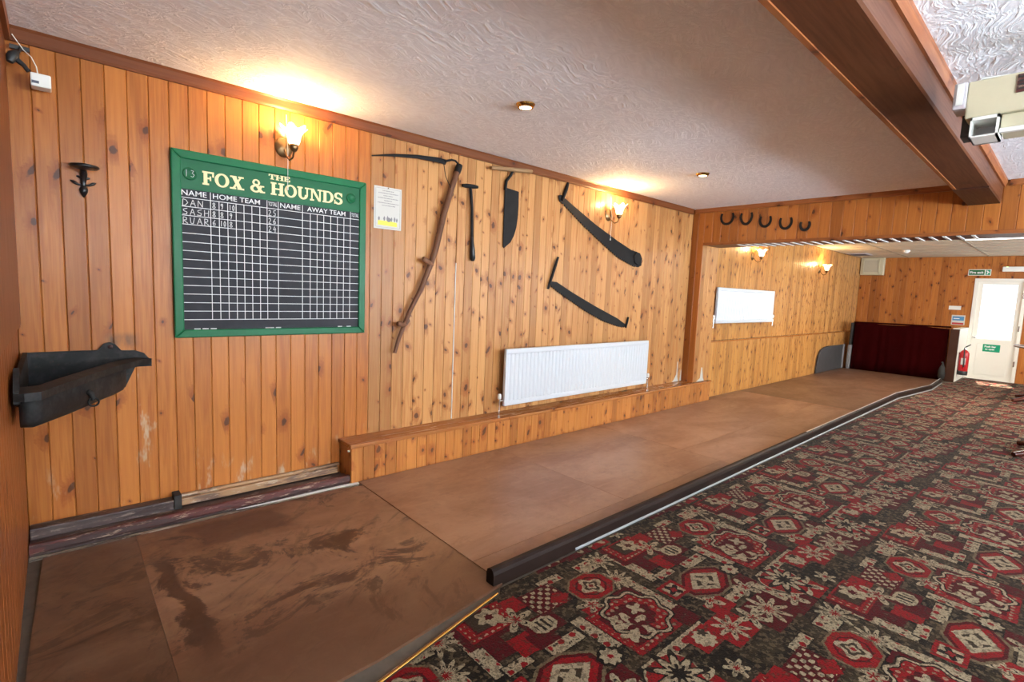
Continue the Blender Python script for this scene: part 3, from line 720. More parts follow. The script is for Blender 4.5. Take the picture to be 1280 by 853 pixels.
# ------------------------------------------------------------------ wall objects
# scoreboard --------------------------------------------------------
def scoreboard():
    x0, x1, z0, z1 = .467, 1.566, .992, 2.0
    fw = .046
    t = thing('scoreboard', 'green framed chalk scoreboard lettered THE FOX & HOUNDS on the planked wall', 'scoreboard', ((x0+x1)/2, 0, z0))
    yb = -.018
    bx('backing', (x0+.02, -.001, z0+.02), (x1-.02, yb, z1-.02), 'slate', t, label='dark grey chalk panel')
    bx('title_panel', (x0+fw-.004, yb, 1.797), (x1-fw+.004, yb-.004, z1-fw+.004), 'green_panel', t)
    # mitred frame
    def fr(pts):
        part(MB().prism(pts, -.001, -.03, XZ), 'frame_rail', 'green', t, bevel=.006)
    i0, i1, k0, k1 = x0+fw, x1-fw, z0+fw-.002, z1-fw
    fr([(x0, z0), (x1, z0), (i1, k0), (i0, k0)]); fr([(x0, z1), (i0, k1), (i1, k1), (x1, z1)])
    fr([(x0, z0), (i0, k0), (i0, k1), (x0, z1)]); fr([(x1, z0), (x1, z1), (i1, k1), (i1, k0)])
    # ruled lines
    y = yb-.0006
    L = []
    cols = [.650, .692, .735, .778, .819, .861, .904, .944, 1.007, 1.15, 1.198, 1.241, 1.283, 1.328, 1.372, 1.416, 1.46]
    rows = [1.752-i*.0472 for i in range(15)]
    for k, c in enumerate(cols):
        top = 1.797 if k in (0, 7, 8, 9, 16) else rows[0]
        mb = MB().box((c-.0016, yb, rows[-1]), (c+.0016, y, top)); part(mb, 'ruled_line', 'white_line', t)
    for r in rows:
        mb = MB().box((i0, yb, r-.0017), (i1, y-.0001, r+.0017)); part(mb, 'ruled_line', 'white_line', t)
    mb = MB()
    for a in (.56, .60, .64, .93, .95, .99, 1.38, 1.44): mb.box((a, yb, k0), (a+.03, y, k0+.006))
    part(mb, 'chalk_smudge', 'chalk', t, kind='stuff')
    def tx(s, xa, xb, za, zb, bold=.006): text_mesh('lettering', s, xb-xa, zb-za, 'white_line', t, (xa, y-.0004, za), WALL, bold)
    tx('NAME', .513, .632, 1.764, 1.792); tx('HOME TEAM', .662, .905, 1.764, 1.792); tx('TOTAL', .950, 1.000, 1.766, 1.790, .006)
    tx('NAME', 1.018, 1.137, 1.764, 1.792); tx('AWAY TEAM', 1.178, 1.425, 1.764, 1.792); tx('TOTAL', 1.466, 1.516, 1.766, 1.790, .006)
    # slab-serif title letters, drawn as stems, bowls and serifs in a unit box
    def rc(a, b, c, d): return [(a, b), (c, b), (c, d), (a, d)]
    def ring(cx, cy, ox, oy, ix, iy, a0=0, a1=360, n=28):
        out = []
        for i in range(n):
            p, q = R(a0+(a1-a0)*i/n), R(a0+(a1-a0)*(i+1)/n)
            out.append([(cx+ox*math.cos(p), cy+oy*math.sin(p)), (cx+ox*math.cos(q), cy+oy*math.sin(q)), (cx+ix*math.cos(q), cy+iy*math.sin(q)), (cx+ix*math.cos(p), cy+iy*math.sin(p))])
        return out
    G = {
     'F': (.78, [rc(.08, 0, .32, 1), rc(0, 0, .42, .13), rc(0, .87, .74, 1), rc(.62, .62, .74, .9), rc(.3, .44, .54, .56), rc(.46, .33, .56, .67)]),
     'E': (.82, [rc(.08, 0, .32, 1), rc(0, 0, .78, .13), rc(0, .87, .76, 1), rc(.64, .66, .76, .9), rc(.66, .1, .78, .36), rc(.3, .44, .54, .56), rc(.46, .34, .56, .66)]),
     'T': (.86, [rc(.3, 0, .54, 1), rc(.18, 0, .66, .13), rc(0, .87, .84, 1), rc(0, .62, .11, .9), rc(.73, .62, .84, .9)]),
     'O': (.98, ring(.47, .5, .47, .52, .24, .39)),
     'X': (.98, [[(.1, 1), (.4, 1), (.86, 0), (.56, 0)], [(.7, 1), (.84, 1), (.28, 0), (.12, 0)], rc(0, 0, .42, .12), rc(.5, 0, .96, .12), rc(.02, .88, .46, 1), rc(.56, .88, .94, 1)]),
     'H': (1.02, [rc(.08, 0, .32, 1), rc(.66, 0, .9, 1), rc(.3, .44, .68, .56), rc(0, 0, .42, .12), rc(.56, 0, 1, .12), rc(0, .88, .42, 1), rc(.56, .88, 1, 1)]),
     'U': (1.0, [rc(.08, .36, .32, 1), rc(.72, .36, .84, 1), rc(0, .88, .42, 1), rc(.6, .88, .96, 1)]+ring(.46, .38, .38, .40, .14, .26, 180, 360, 16)),
     'N': (1.04, [rc(.1, 0, .22, 1), rc(.76, 0, .88, 1), [(.06, 1), (.32, 1), (.88, 0), (.7, 0)], rc(0, 0, .34, .12), rc(.62, .88, 1, 1), rc(0, .88, .3, 1)]),
     'D': (.96, [rc(.08, 0, .32, 1), rc(0, 0, .48, .12), rc(0, .88, .48, 1)]+ring(.44, .5, .48, .5, .24, .38, -90, 90, 18)),
     'S': (.78, ring(.38, .73, .36, .29, .15, .16, 20, 270, 18)+ring(.37, .28, .38, .30, .15, .16, -160, 90, 18)+[rc(.6, .66, .7, .98), rc(.02, .02, .12, .36)]),
     '&': (1.06, ring(.42, .76, .27, .26, .12, .15)+ring(.38, .28, .38, .30, .17, .17)+[[(.24, .66), (.44, .66), (.98, .02), (.72, .02)], [(.74, .5), (.84, .5), (.7, .12), (.58, .2)], rc(.66, .46, .98, .56), rc(.66, 0, 1.04, .12)]),
     ' ': (.40, [])}
    def slab(s, xa, xb, za, zb):
        tot = sum(G[c][0] for c in s)-.06; sc = (xb-xa)/tot; x = xa; h = zb-za
        for k, c in enumerate(s):
            w, polys = G[c]
            if polys:
                mb = MB()
                for n_, p in enumerate(polys):
                    mb.add([(x+a*sc, yb-.0046-.00002*n_, za+b*h) for a, b in p], [tuple(range(len(p)))])
                part(mb, 'title_letter', 'cream', t)
            x += w*sc
    slab('THE', .953, 1.074, 1.921, 1.951)
    slab('FOX & HOUNDS', .612, 1.402, 1.833, 1.906)
    # round counters at both ends of the title
    for cx, cz in ((.553, 1.879), (1.462, 1.885)):
        o = part(MB().lathe([(0, .004), (.022, .004), (.026, .008), (.031, .008), (.034, 0)], (cx, yb-.004, cz), 24, lambda a, b, h: (a, -h, b)), 'score_dial', 'green_panel', t)
    # chalk handwriting
    S = {'D': [[(0, 0), (.05, 1), (.5, .9), (.8, .5), (.4, .05), (-.1, 0)]], 'A': [[(0, 0), (.4, 1), (.8, 0)], [(.15, .4), (.7, .4)]], 'N': [[(0, 0), (.05, 1), (.7, 0), (.75, 1)]],
         'S': [[(.75, 1), (.1, .8), (.15, .55), (.7, .4), (.6, .05), (-.05, .1)]], 'H': [[(.05, 0), (.05, 1)], [(.7, 0), (.75, 1)], [(.05, .5), (.75, .55)]], 'R': [[(.05, 0), (.05, 1), (.6, .9), (.55, .55), (.05, .5), (.8, 0)]],
         'U': [[(0, 1), (.1, .1), (.5, .05), (.7, 1)]], '0': [[(.4, 1), (.05, .6), (.2, .05), (.6, .1), (.7, .7), (.4, 1)]], '1': [[(.35, 0), (.35, 1)]],
         '2': [[(.05, .8), (.4, 1), (.6, .7), (.05, 0), (.75, .05)]], '3': [[(.05, .95), (.6, .9), (.25, .55), (.7, .35), (.4, 0), (0, .1)]], '4': [[(.4, 1), (.05, .4), (.75, .45)], [(.55, .8), (.5, -.2)]],
         '5': [[(.7, 1), (.2, .95), (.15, .6), (.6, .5), (.55, .05), (.05, .05)]], '6': [[(.6, 1), (.1, .5), (.2, .05), (.6, .1), (.55, .5), (.1, .4)]],
         '8': [[(.4, .5), (.1, .8), (.4, 1), (.65, .8), (.4, .5), (.05, .2), (.4, 0), (.7, .2), (.4, .5)]], '9': [[(.6, .7), (.3, .55), (.15, .85), (.5, 1), (.6, .7), (.4, 0)]]}
    def hand(s, xa, xb, za, h, wd=.0022, yy=None):
        yy = yy or yb-.0014
        n = len(s); step = (xb-xa)/n; mb = MB()
        for i, ch in enumerate(s):
            for st in S[ch]:
                P = [Vector((xa+i*step+px*step*.85, za+pz*h)) for px, pz in st]
                for a, b in zip(P, P[1:]):
                    d = (b-a)
                    if d.length < 1e-6: continue
                    nn = Vector((-d.y, d.x)).normalized()*wd/2
                    mb.add([(q.x, yy, q.y) for q in (a-nn, b-nn, b+nn, a+nn)], [(0, 1, 2, 3)])
        part(mb, 'chalk_writing', 'chalk', t)
    rz = lambda k: rows[k]-.043
    for k, (nm, sc_, tot) in enumerate((('DAN', ('8', '9', '10'), '25'), ('SASH', ('8', '8', '9'), '26'), ('RUAR', ('6', '10', '8'), '24'))):
        hand(nm, .518, .625 if k == 0 else .652, rz(k), .034, .0036)
        for c, v in zip((.658, .697, .742), sc_): hand(v, c, c+(.026 if len(v) == 1 else .033), rz(k)+.002, .031, .0036)
        hand(tot, .951, 1.003, rz(k), .033, .0036)
    hand('13', .528, .585, 1.862, .036, .0024, yb-.0132)
scoreboard()

# poster ---------------------------------------------------------------
def poster():
    x0, x1, z0, z1 = 1.634, 1.844, 1.714, 2.001
    t = thing('notice_sheet', 'white printed notice with yellow cartoon between scoreboard and scythe', 'notice', (1.74, 0, z0))
    bx('sheet', (x0, -.001, z0), (x1, -.004, z1), 'paper', t)
    mb = MB()
    for a, b in (((x0+.011, z0+.011), (x1-.011, z0+.0125)), ((x0+.011, z1-.0125), (x1-.011, z1-.011)), ((x0+.011, z0+.011), (x0+.0125, z1-.011)), ((x1-.0125, z0+.011), (x1-.011, z1-.011))):
        mb.box((a[0], -.004, a[1]), (b[0], -.0044, b[1]))
    part(mb, 'printed_border', 'print_grey', t)
    mb = MB(); rnd = random.Random(3)
    for k, (a, b) in enumerate(((.3, .7), (.16, .86), (.33, .68), (.14, .86), (.36, .64), (.13, .88), (.28, .74))):
        z = z1-.03-k*.0165; x = x0+.21*a
        while x < x0+.21*b:
            w = rnd.uniform(.002, .005); mb.box((x, -.004, z), (x+w, -.0044, z+.006)); x += w+rnd.uniform(.0015, .004)
    part(mb, 'printed_text', 'print_grey', t, kind='stuff')
    part(MB().prism([(x0+.03, z0+.026), (x0+.178, z0+.022), (x0+.176, z0+.052), (x0+.12, z0+.058), (x0+.03, z0+.056)], -.004, -.0044, XZ), 'printed_ground', 'print_yellow', t)
    mb = MB()
    for k, cx in enumerate((.035, .075, .1, .13, .155, .172)):
        h = .03+.012*((k*37) % 5)/5
        mb.prism([(x0+cx, z0+.055), (x0+cx+.006, z0+.055), (x0+cx+.01, z0+.055+h*.6), (x0+cx+.003, z0+.055+h), (x0+cx-.005, z0+.055+h*.5)], -.0044, -.0047, XZ)
    mb.prism([(x0+.112+.016*math.cos(a*.5236), z0+.066+.016*math.sin(a*.5236)) for a in range(12)], -.0046, -.005, XZ)
    part(mb, 'printed_figures', 'print_grey', t, kind='stuff')
    part(MB().lathe([(0, .006), (.004, .005), (.0045, .002), (.002, 0)], (1.739, -.004, z1-.006), 10, lambda a, b, h: (a, -h, b)), 'drawing_pin', 'antique_brass', t)
poster()

# wall lamps --------------------------------------------------------------
def wall_lamp(x, y, z, label, power, dx=.02, cord=True):
    """z = centre of the back plate; glass tulip on a swan-neck arm, pull cord"""
    t = thing('wall_lamp', label, 'wall lamp', (x, y, z), 'brass wall lamps with glass tulip shades')
    part(MB().lathe([(0, .022), (.02, .021), (.034, .014), (.047, .009), (.052, .004), (.052, .001)], (x, y, z), 24, lambda a, b, h: (a, -h, b*1.15)), 'back_plate', 'antique_brass', t)
    sx, sy = x+dx, y-.12
    pts = [(x, y-.015, z-.01), (x+dx*.2, y-.04, z-.055), (x+dx*.5, y-.075, z-.085), (x+dx*.85, y-.11, z-.075), (sx, sy, z-.04)]
    part(MB().tube(pts, [.006, .0055, .005, .0055, .006], 8), 'arm', 'antique_brass', t)
    part(MB().lathe([(.004, -.045), (.016, -.038), (.024, -.022), (.025, -.004), (.02, .002), (0, .002)], (sx, sy, z), 16), 'lamp_cup', 'antique_brass', t)
    n = 40; prof = [(.018, -.006), (.027, .0), (.034, .018), (.037, .036), (.043, .056), (.055, .075), (.072, .092)]
    vs = []; fs = []
    for i, (r, h) in enumerate(prof):
        k = (i/(len(prof)-1))**2.2
        for a in range(n):
            th = 2*math.pi*a/n; wv = math.cos(6*th)
            rr = r*(1+.13*k*wv); hh = h+.012*k*wv
            vs.append((sx+rr*math.cos(th), sy+rr*math.sin(th), z+hh))
    for i in range(len(prof)-1):
        for a in range(n): fs.append((i*n+a, i*n+(a+1) % n, (i+1)*n+(a+1) % n, (i+1)*n+a))
    part(MB().add(vs, fs, True), 'glass_shade', 'shade', t)
    if cord:
        part(MB().tube([(x+.012, y-.012, z+.19), (x+.014, y-.02, z+.06), (x+.012, y-.04, z-.02), (x+.012, y-.035, z-.24)], .0013, 5), 'pull_cord', 'white_line', t)
        part(MB().lathe([(0, .012), (.004, .009), (.005, -.006), (0, -.01)], (x+.012, y-.035, z-.245), 8), 'cord_pull', 'white_plastic', t)
    d = bpy.data.lights.new('lamp_bulb', 'POINT'); d.energy = power; d.color = (1, .62, .27); d.shadow_soft_size = .03
    o = bpy.data.objects.new('lamp_bulb', d); col.objects.link(o); o.location = (sx, sy, z+.10); under(o, t)
wall_lamp(1.045, 0, 2.125, 'lit glass tulip wall lamp above the green scoreboard', LAMP_W)
wall_lamp(4.20, 0, 2.125, 'lit glass tulip wall lamp beside the upper crosscut saw', LAMP_W)
wall_lamp(7.57, AY, 1.96, 'lit glass tulip wall lamp above the alcove radiator', LAMP_W*.8, cord=False)
wall_lamp(10.42, AY, 1.92, 'lit glass tulip wall lamp deepest in the alcove', LAMP_W*.8, cord=False)

# recessed downlights
for x, y, lb in ((2.06, -1.03, 'brass rimmed lit downlight in the ceiling nearer the camera'), (4.21, -.99, 'brass rimmed lit downlight in the ceiling nearer the header')):
    t = thing('downlight', lb, 'downlight', (x, y, H), 'recessed brass downlights')
    part(MB().lathe([(.031, -.006), (.036, -.020), (.044, -.020), (.052, -.008), (.056, 0)], (x, y, H), 28), 'rim', 'brass', t)
    part(MB().lathe([(0, -.0215), (.02, -.021), (.035, -.0185)], (x, y, H), 24), 'lamp_face', 'bulb_spot', t)
    d = bpy.data.lights.new('downlight_bulb', 'SPOT'); d.energy = SPOT_W; d.color = (1, .72, .40); d.spot_size = R(62); d.spot_blend = .7; d.shadow_soft_size = .03
    o = bpy.data.objects.new('downlight_bulb', d); col.objects.link(o); o.location = (x, y, H-.03); under(o, t)

# radiators --------------------------------------------------------------
def radiator(x0, x1, z0, z1, yf, yb, n, label):
    t = thing('radiator', label, 'radiator', ((x0+x1)/2, yb, z0))
    # pressed panel: vertical flutes
    m = .035; pts = []; step = (x1-x0-2*m)/n
    prof = [(x0+.004, yf+.02), (x0+.004, yf+.004), (x0+.012, yf), (x0+m, yf)]
    for i in range(n):
        a = x0+m+i*step
        prof += [(a+step*.2, yf+.0055), (a+step*.4, yf+.0055), (a+step*.6, yf), (a+step, yf)]
    prof += [(x1-.012, yf), (x1-.004, yf+.004), (x1-.004, yf+.02)]
    za, zb = z0+.045, z1-.045
    k = len(prof); mb = MB()
    vs = [(a, b, za) for a, b in prof]+[(a, b, zb) for a, b in prof]
    mb.add(vs, [(i, i+1, i+1+k, i+k) for i in range(k-1)])
    mb.box((x0+.004, yf+.011, z0+.02), (x1-.004, yf+.03, z1-.02))
    part(mb, 'fluted_panel', 'rad_white', t)
    for a, b in ((z0, z0+.046), (z1-.046, z1)):
        bx('panel_rim', (x0, yf-.0005, a), (x1, yf+.03, b), 'rad_white', t, bevel=.008)
    bx('side_rim', (x0, yf-.0002, z0+.03), (x0+.014, yf+.03, z1-.03), 'rad_white', t, bevel=.004)
    bx('side_rim', (x1-.014, yf-.0002, z0+.03), (x1, yf+.03, z1-.03), 'rad_white', t, bevel=.004)
    for xx in (x0+.2, x1-.2): bx('wall_bracket', (xx-.02, yf+.03, z0+.06), (xx+.02, yb, z1-.06), 'rad_white', t)
    for sg, xx in ((-1, x0), (1, x1)):
        zc = z0+.05; v = part(MB().tube([(xx+sg*.001, yf+.016, zc), (xx+sg*.045, yf+.016, zc)], .008, 8), 'valve', 'chrome', t)
        part(MB().tube([(xx+sg*.045, yf+.016, zc+.02), (xx+sg*.045, yf+.016, max(z0-.06, .272 if z0 < .6 else z0-.06))], .008, 8), 'valve_pipe', 'chrome', t)
        o = MB().lathe([(0, .062), (.013, .06), (.016, .05), (.017, .022), (.012, .016), (0, .016)], (xx+sg*.045, yf+.016, zc), 14).build('valve_cap', 'white_plastic'); o.parent = v; o.matrix_parent_inverse = Matrix()
    return t
radiator(2.81, 4.94, .335, .828, -.10, 0, 44, 'long white fluted panel radiator above the bench ledge')
radiator(6.42, 8.25, 1.0, 1.475, -.13, AY, 36, 'white panel radiator high on the alcove wall under a lamp')

# scythe ------------------------------------------------------------------
def scythe():
    t = thing('scythe', 'old scythe with curved wooden shaft and long dark blade', 'scythe', (2.07, 0, 1.49))
    top = [(1.59, 2.181), (1.754, 2.223), (1.94, 2.253), (2.116, 2.27), (2.198, 2.264)]
    bot = [(2.175, 2.230), (2.117, 2.236), (1.94, 2.229), (1.755, 2.206), (1.59, 2.176)]
    part(MB().prism(top+bot, -.045, -.049, XZ), 'blade', 'black_steel', t)
    part(MB().tube([(a, -.05, b-.003) for a, b in top], .0045, 6), 'blade_rib', 'black_steel', t)
    part(MB().tube([(2.17, -.05, 2.252), (2.23, -.05, 2.277), (2.265, -.05, 2.276), (2.292, -.05, 2.258), (2.30, -.05, 2.23)], .008, 8), 'tang', 'black_steel', t)
    sn = [(2.302, 2.238), (2.24, 2.069), (2.176, 1.867), (2.114, 1.609), (2.072, 1.49), (1.998, 1.313), (1.903, 1.139), (1.822, .95), (1.788, .842)]
    part(MB().tube([(a, -.045, b) for a, b in sn], [.022, .022, .023, .022, .021, .018, .017, .015, .013], 12), 'shaft', 'snath', t)
    part(MB().tube([(2.308, -.045, 2.255), (2.297, -.045, 2.225), (2.286, -.045, 2.195)], [.024, .027, .025], 12), 'ferrule', 'black_steel', t)
    for a, b in (((2.088, 1.486), (1.994, 1.531)), ((1.868, 1.043), (1.797, 1.056))):
        part(MB().tube([(a[0], -.05, a[1]), ((a[0]*2+b[0])/3, -.056, (a[1]*2+b[1])/3), ((a[0]+b[0]*3)/4, -.06, (a[1]+b[1]*3)/4), (b[0], -.062, b[1])], [.012, .017, .021, .015], 10), 'hand_grip', 'snath', t)
    part(MB().tube([(2.164, -.047, 2.232), (2.180, -.05, 2.15), (2.222, -.06, 2.07)], .003, 6), 'stay_wire', 'black_steel', t)
    part(MB().tube([(2.176, -.02, 1.867), (2.176, -.001, 1.867)], .004, 6), 'hook', 'black_steel', t)
scythe()

def t_tool():
    t = thing('iron_hand_tool', 'small black iron T-handled tool hung right of the scythe', 'hand tool', (2.45, 0, 1.85))
    part(MB().tube([(2.352, -.03, 2.113), (2.39, -.03, 2.116), (2.46, -.03, 2.121), (2.499, -.03, 2.123)], [.011, .016, .016, .011], 10), 'cross_handle', 'black_steel', t)
    part(MB().tube([(2.427, -.03, 2.115), (2.437, -.025, 2.083), (2.459, -.02, 1.945), (2.466, -.02, 1.76), (2.468, -.02, 1.73)], [.011, .012, .011, .011, .012], 8), 'shank', 'black_steel', t)
    part(MB().tube([(2.468, -.02, 1.735), (2.469, -.021, 1.69), (2.474, -.022, 1.62), (2.479, -.022, 1.565), (2.481, -.022, 1.545)], [.012, .016, .022, .023, .012], 12), 'grip', 'black_iron', t)
t_tool()

def hay_knife():
    t = thing('hay_knife', 'broad black hay knife with pale wooden cross handle', 'hay knife', (2.85, 0, 1.69))
    part(MB().tube([(2.621, -.035, 2.294), (2.66, -.035, 2.299), (2.86, -.035, 2.322), (3.03, -.035, 2.342), (3.07, -.035, 2.347)], [.016, .021, .023, .022, .017], 12, flat=.8), 'cross_handle', 'old_wood', t)
    part(MB().tube([(2.854, -.035, 2.315), (2.841, -.03, 2.274), (2.803, -.02, 2.224), (2.798, -.015, 2.15)], [.011, .012, .013, .012], 8), 'neck', 'black_steel', t)
    part(MB().prism([(2.798, 2.172), (2.952, 2.16), (2.955, 2.05), (2.952, 1.946), (2.939, 1.856), (2.916, 1.788), (2.88, 1.729), (2.809, 1.675), (2.80, 1.69), (2.796, 1.927)], -.010, -.015, XZ), 'blade', 'black_steel', t)
hay_knife()

def saw(name, label, top, bot, tooth, parts):
    t = thing(name, label, 'saw', (sum(p[0] for p in top)/len(top), 0, min(p[1] for p in bot)))
    low = []
    for (a, b), (c, d) in zip(bot, bot[1:]):
        L = math.hypot(c-a, d-b); n = max(1, round(L/tooth)); nx, nz = -(d-b)/L, (c-a)/L
        if nz > 0: nx, nz = -nx, -nz
        for k in range(n):
            f0, f1 = k/n, (k+.5)/n
            low.append((a+(c-a)*f0, b+(d-b)*f0)); low.append((a+(c-a)*f1+nx*tooth*.4, b+(d-b)*f1+nz*tooth*.4))
    low.append(bot[-1])
    part(MB().prism(top+low, -.012, -.0155, XZ), 'blade', 'black_steel', t)
    for nm, pts, rad in parts: part(MB().tube([(a, -.022, b) for a, b in pts], rad, 10), nm, 'black_steel', t)
    for k in (0, -1): part(MB().tube([(top[k][0]+(.03 if k == 0 else -.08), -.0155, top[k][1]-.02), (top[k][0]+(.03 if k == 0 else -.08), -.002, top[k][1]-.02)], .004, 6), 'hanging_nail', 'black_steel', t)
saw('crosscut_saw', 'long dark crosscut saw hung diagonally beside the lamp, upper of two saws',
    [(3.44, 2.205), (3.477, 2.214), (3.637, 2.146), (3.982, 2.009), (4.361, 1.881), (4.608, 1.809), (4.778, 1.786), (4.823, 1.728), (4.815, 1.654), (4.753, 1.631)],
    [(4.70, 1.64), (4.604, 1.66), (4.378, 1.72), (4.142, 1.826), (3.814, 1.979), (3.577, 2.107), (3.45, 2.17)], .035,
    [('handle', [(3.485, 2.165), (3.50, 2.20), (3.53, 2.27), (3.552, 2.332)], [.012, .016, .018, .013]),
     ('handle_socket', [(4.70, 1.79), (4.66, 1.74), (4.68, 1.68), (4.735, 1.66)], .011)])
saw('crosscut_saw', 'curved dark two-man crosscut saw above the radiator, lower of two saws',
    [(3.387, 1.41), (3.399, 1.422), (3.475, 1.419), (3.703, 1.327), (4.056, 1.2), (4.445, 1.072), (4.614, .997)],
    [(4.575, .981), (4.453, .993), (4.178, 1.058), (3.884, 1.165), (3.643, 1.271), (3.481, 1.342), (3.40, 1.385)], .03,
    [('handle', [(3.354, 1.352), (3.40, 1.47), (3.44, 1.575), (3.469, 1.648)], [.011, .013, .013, .011]),
     ('handle', [(4.588, .972), (4.605, 1.02), (4.624, 1.086)], [.011, .013, .011])])

# horseshoes ----------------------------------------------------------------
HS = [(-.357, -.506, 2.322, 2.199), (-.589, -.720, 2.309, 2.184), (-.807, -.927, 2.252, 2.144), (-1.022, -1.143, 2.222, 2.108), (-1.231, -1.322, 2.166, 2.081)]
NM = ['horseshoe nailed to the header, leftmost of five', 'horseshoe on the header, second from the left, narrow pointed toe', 'horseshoe on the header, middle one of five', 'horseshoe on the header, second from the right', 'smallest horseshoe on the header, rightmost of five']
for k, (a, b, zt, zb) in enumerate(HS):
    cy, w, h = (a+b)/2, abs(a-b)/2, zt-zb
    cl = []
    for i in range(17):
        th = R(-58+i*296/16-90-90)   # open at the top
        ang = R(122) * (i/8-1)
        px = math.sin(ang)*w*(.97 if k != 1 else .97); pz = -math.cos(ang)
        pz = zb+h*(pz+1)/(1-math.cos(R(122)))
        if k == 1: px *= 1-.10*max(0, -math.cos(ang)*-1)*0+(-.12*max(0, math.cos(ang)))
        cl.append((px, pz))
    t = thing('horseshoe', NM[k], 'horseshoe', (XH, cy, zb), 'horseshoes on the header')
    t.rotation_euler = (0, 0, 0)
    mb = MB(); vs = []; n = len(cl)
    for i, (py, pz) in enumerate(cl):
        d = Vector(cl[min(i+1, n-1)])-Vector(cl[max(i-1, 0)]); d.normalize(); nn = Vector((-d.y, d.x))
        wd = .0095+.004*math.cos((i/8-1)*1.5)
        for s_, x_ in ((1, -.003), (1, -.012), (-1, -.012), (-1, -.003)):
            vs.append((XH+x_, cy-(py+nn.x*wd*s_), pz+nn.y*wd*s_))
    fs = [(i*4+j_, i*4+(j_+1) % 4, (i+1)*4+(j_+1) % 4, (i+1)*4+j_) for i in range(n-1) for j_ in range(4)]+[(3, 2, 1, 0), tuple(4*(n-1)+j_ for j_ in range(4))]
    part(mb.add(vs, fs), 'shoe', 'black_steel', t)
    for i in (4, 12):
        py, pz = cl[i]; part(MB().lathe([(0, .004), (.004, .003), (.005, 0)], (XH-.012, cy-py, pz), 8, lambda a_, b_, h_: (-h_, a_, b_)), 'nail', 'black_steel', t)

# cast-iron corner manger ----------------------------------------------------
def manger():
    t = thing('corner_manger', 'black cast-iron feeding trough fixed in the corner of the planked walls', 'manger', (.05, -.2, .68))
    xl = XL+.013
    rim = [(xl, -.78), (xl+.03, -.80), (xl+.075, -.785), (-.01, -.67), (.07, -.50), (.15, -.33), (.225, -.18), (.30, -.075), (.362, -.012)]
    back = [(.362, -.003), (xl, -.003)]
    zr = .875
    # rolled rim flange along the open front
    def off(p, k):   # pull towards the corner
        return (xl+(p[0]-xl)*k, -.003+(p[1]+.003)*k)
    mb = MB(); n = len(rim); vs = []
    for p in rim:
        q = off(p, .88)
        vs += [(p[0], p[1], zr-.020), (p[0], p[1], zr+.010), (q[0], q[1], zr+.020), (q[0], q[1], zr-.005)]
    mb.add(vs, [(i*4+j, i*4+(j+1) % 4, (i+1)*4+(j+1) % 4, (i+1)*4+j) for i in range(n-1) for j in range(4)]+[(3, 2, 1, 0), tuple(4*(n-1)+j for j in range(4))])
    part(mb, 'rim', 'iron', t)
    # back plates against both walls
    part(MB().prism([(xl, .74), (.245, .74), (.29, .845), (.362, .845), (.352, .885), (.33, .915), (.29, .932), (.235, .934), (.21, .968), (.19, .978), (.165, .972), (.14, .94), (xl, .94)], -.003, -.02, XZ), 'back_plate', 'iron', t)
    part(MB().prism([(-.021, .80), (-.60, .80), (-.78, .845), (-.78, .89), (-.74, .93), (-.69, .965), (-.65, .93), (-.021, .94)], xl, xl+.016, YZ), 'back_plate', 'iron', t)
    # bowl: lofted rings
    foot = [(xl+.01, -.72), (xl+.05, -.735), (-.05, -.68), (.03, -.54), (.11, -.38), (.18, -.235), (.225, -.15), (.245, -.10), (.245, -.021)]
    lv = [(1.0, zr-.006), (1.0, .80), (.99, .765), (.96, .742), (.90, .728), (.6, .722), (.1, .72)]
    mb = MB(); vs = []
    for k, z in lv:
        for p in foot:
            q = off(p, k); vs.append((q[0], min(q[1], -.021), z))
    m_ = len(foot)
    mb.add(vs, [(i*m_+j, i*m_+j+1, (i+1)*m_+j+1, (i+1)*m_+j) for i in range(len(lv)-1) for j in range(m_-1)], True)
    o = part(mb, 'bowl', 'iron', t); sd = o.modifiers.new('thick', 'SOLIDIFY'); sd.thickness = .008
    # tether hook and ring on the front
    part(MB().tube([(.085, -.40, .80), (.09, -.445, .805), (.095, -.46, .795), (.10, -.46, .775)], [.014, .013, .010, .008], 8), 'tether_lug', 'iron', t)
    c = [(.10+.018*math.cos(a*R(30)), -.46, .765+.018*math.sin(a*R(30))) for a in range(13)]
    part(MB().tube(c, .004, 6, caps=False), 'tether_ring', 'iron', t)
    part(MB().lathe([(0, .006), (.008, .005), (.011, 0)], (.19, -.02, .955), 10, lambda a, b, h: (a, -h, b)), 'bolt', 'nosing_red', t)
manger()

# decorative black iron bracket ------------------------------------------------
def iron_motif():
    t = thing('iron_wall_hook', 'small black iron leaf-shaped wall ornament left of the scoreboard', 'wall hook', (.112, 0, 1.69))
    part(MB().lathe([(0, .012), (.03, .012), (.053, .007), (.058, 0), (.05, -.008), (.02, -.012), (0, -.014)], (.115, -.075, 1.826), 24), 'candle_plate', 'black_iron', t)
    part(MB().tube([(.113, -.045, 1.818), (.113, -.02, 1.80), (.112, -.012, 1.76), (.112, -.012, 1.73)], [.012, .016, .011, .012], 10), 'stem', 'black_iron', t)
    part(MB().tube([(.088, -.014, 1.788), (.112, -.018, 1.778), (.137, -.014, 1.783)], [.004, .009, .004], 8), 'collar', 'black_iron', t)
    for s in (-1, 1):
        part(MB().tube([(.112+s*.004, -.012, 1.748), (.112+s*.02, -.014, 1.748), (.112+s*.036, -.015, 1.758), (.112+s*.047, -.012, 1.764)], [.005, .007, .011, .004], 10, flat=.7), 'side_leaf', 'black_iron', t)
    part(MB().tube([(.112, -.014, 1.745), (.112, -.017, 1.728), (.112, -.016, 1.712), (.112, -.012, 1.69)], [.009, .017, .015, .003], 12), 'tip_leaf', 'black_iron', t)
    part(MB().tube([(.112, -.002, 1.76), (.112, -.014, 1.76)], .006, 8), 'fixing', 'black_iron', t)
iron_motif()

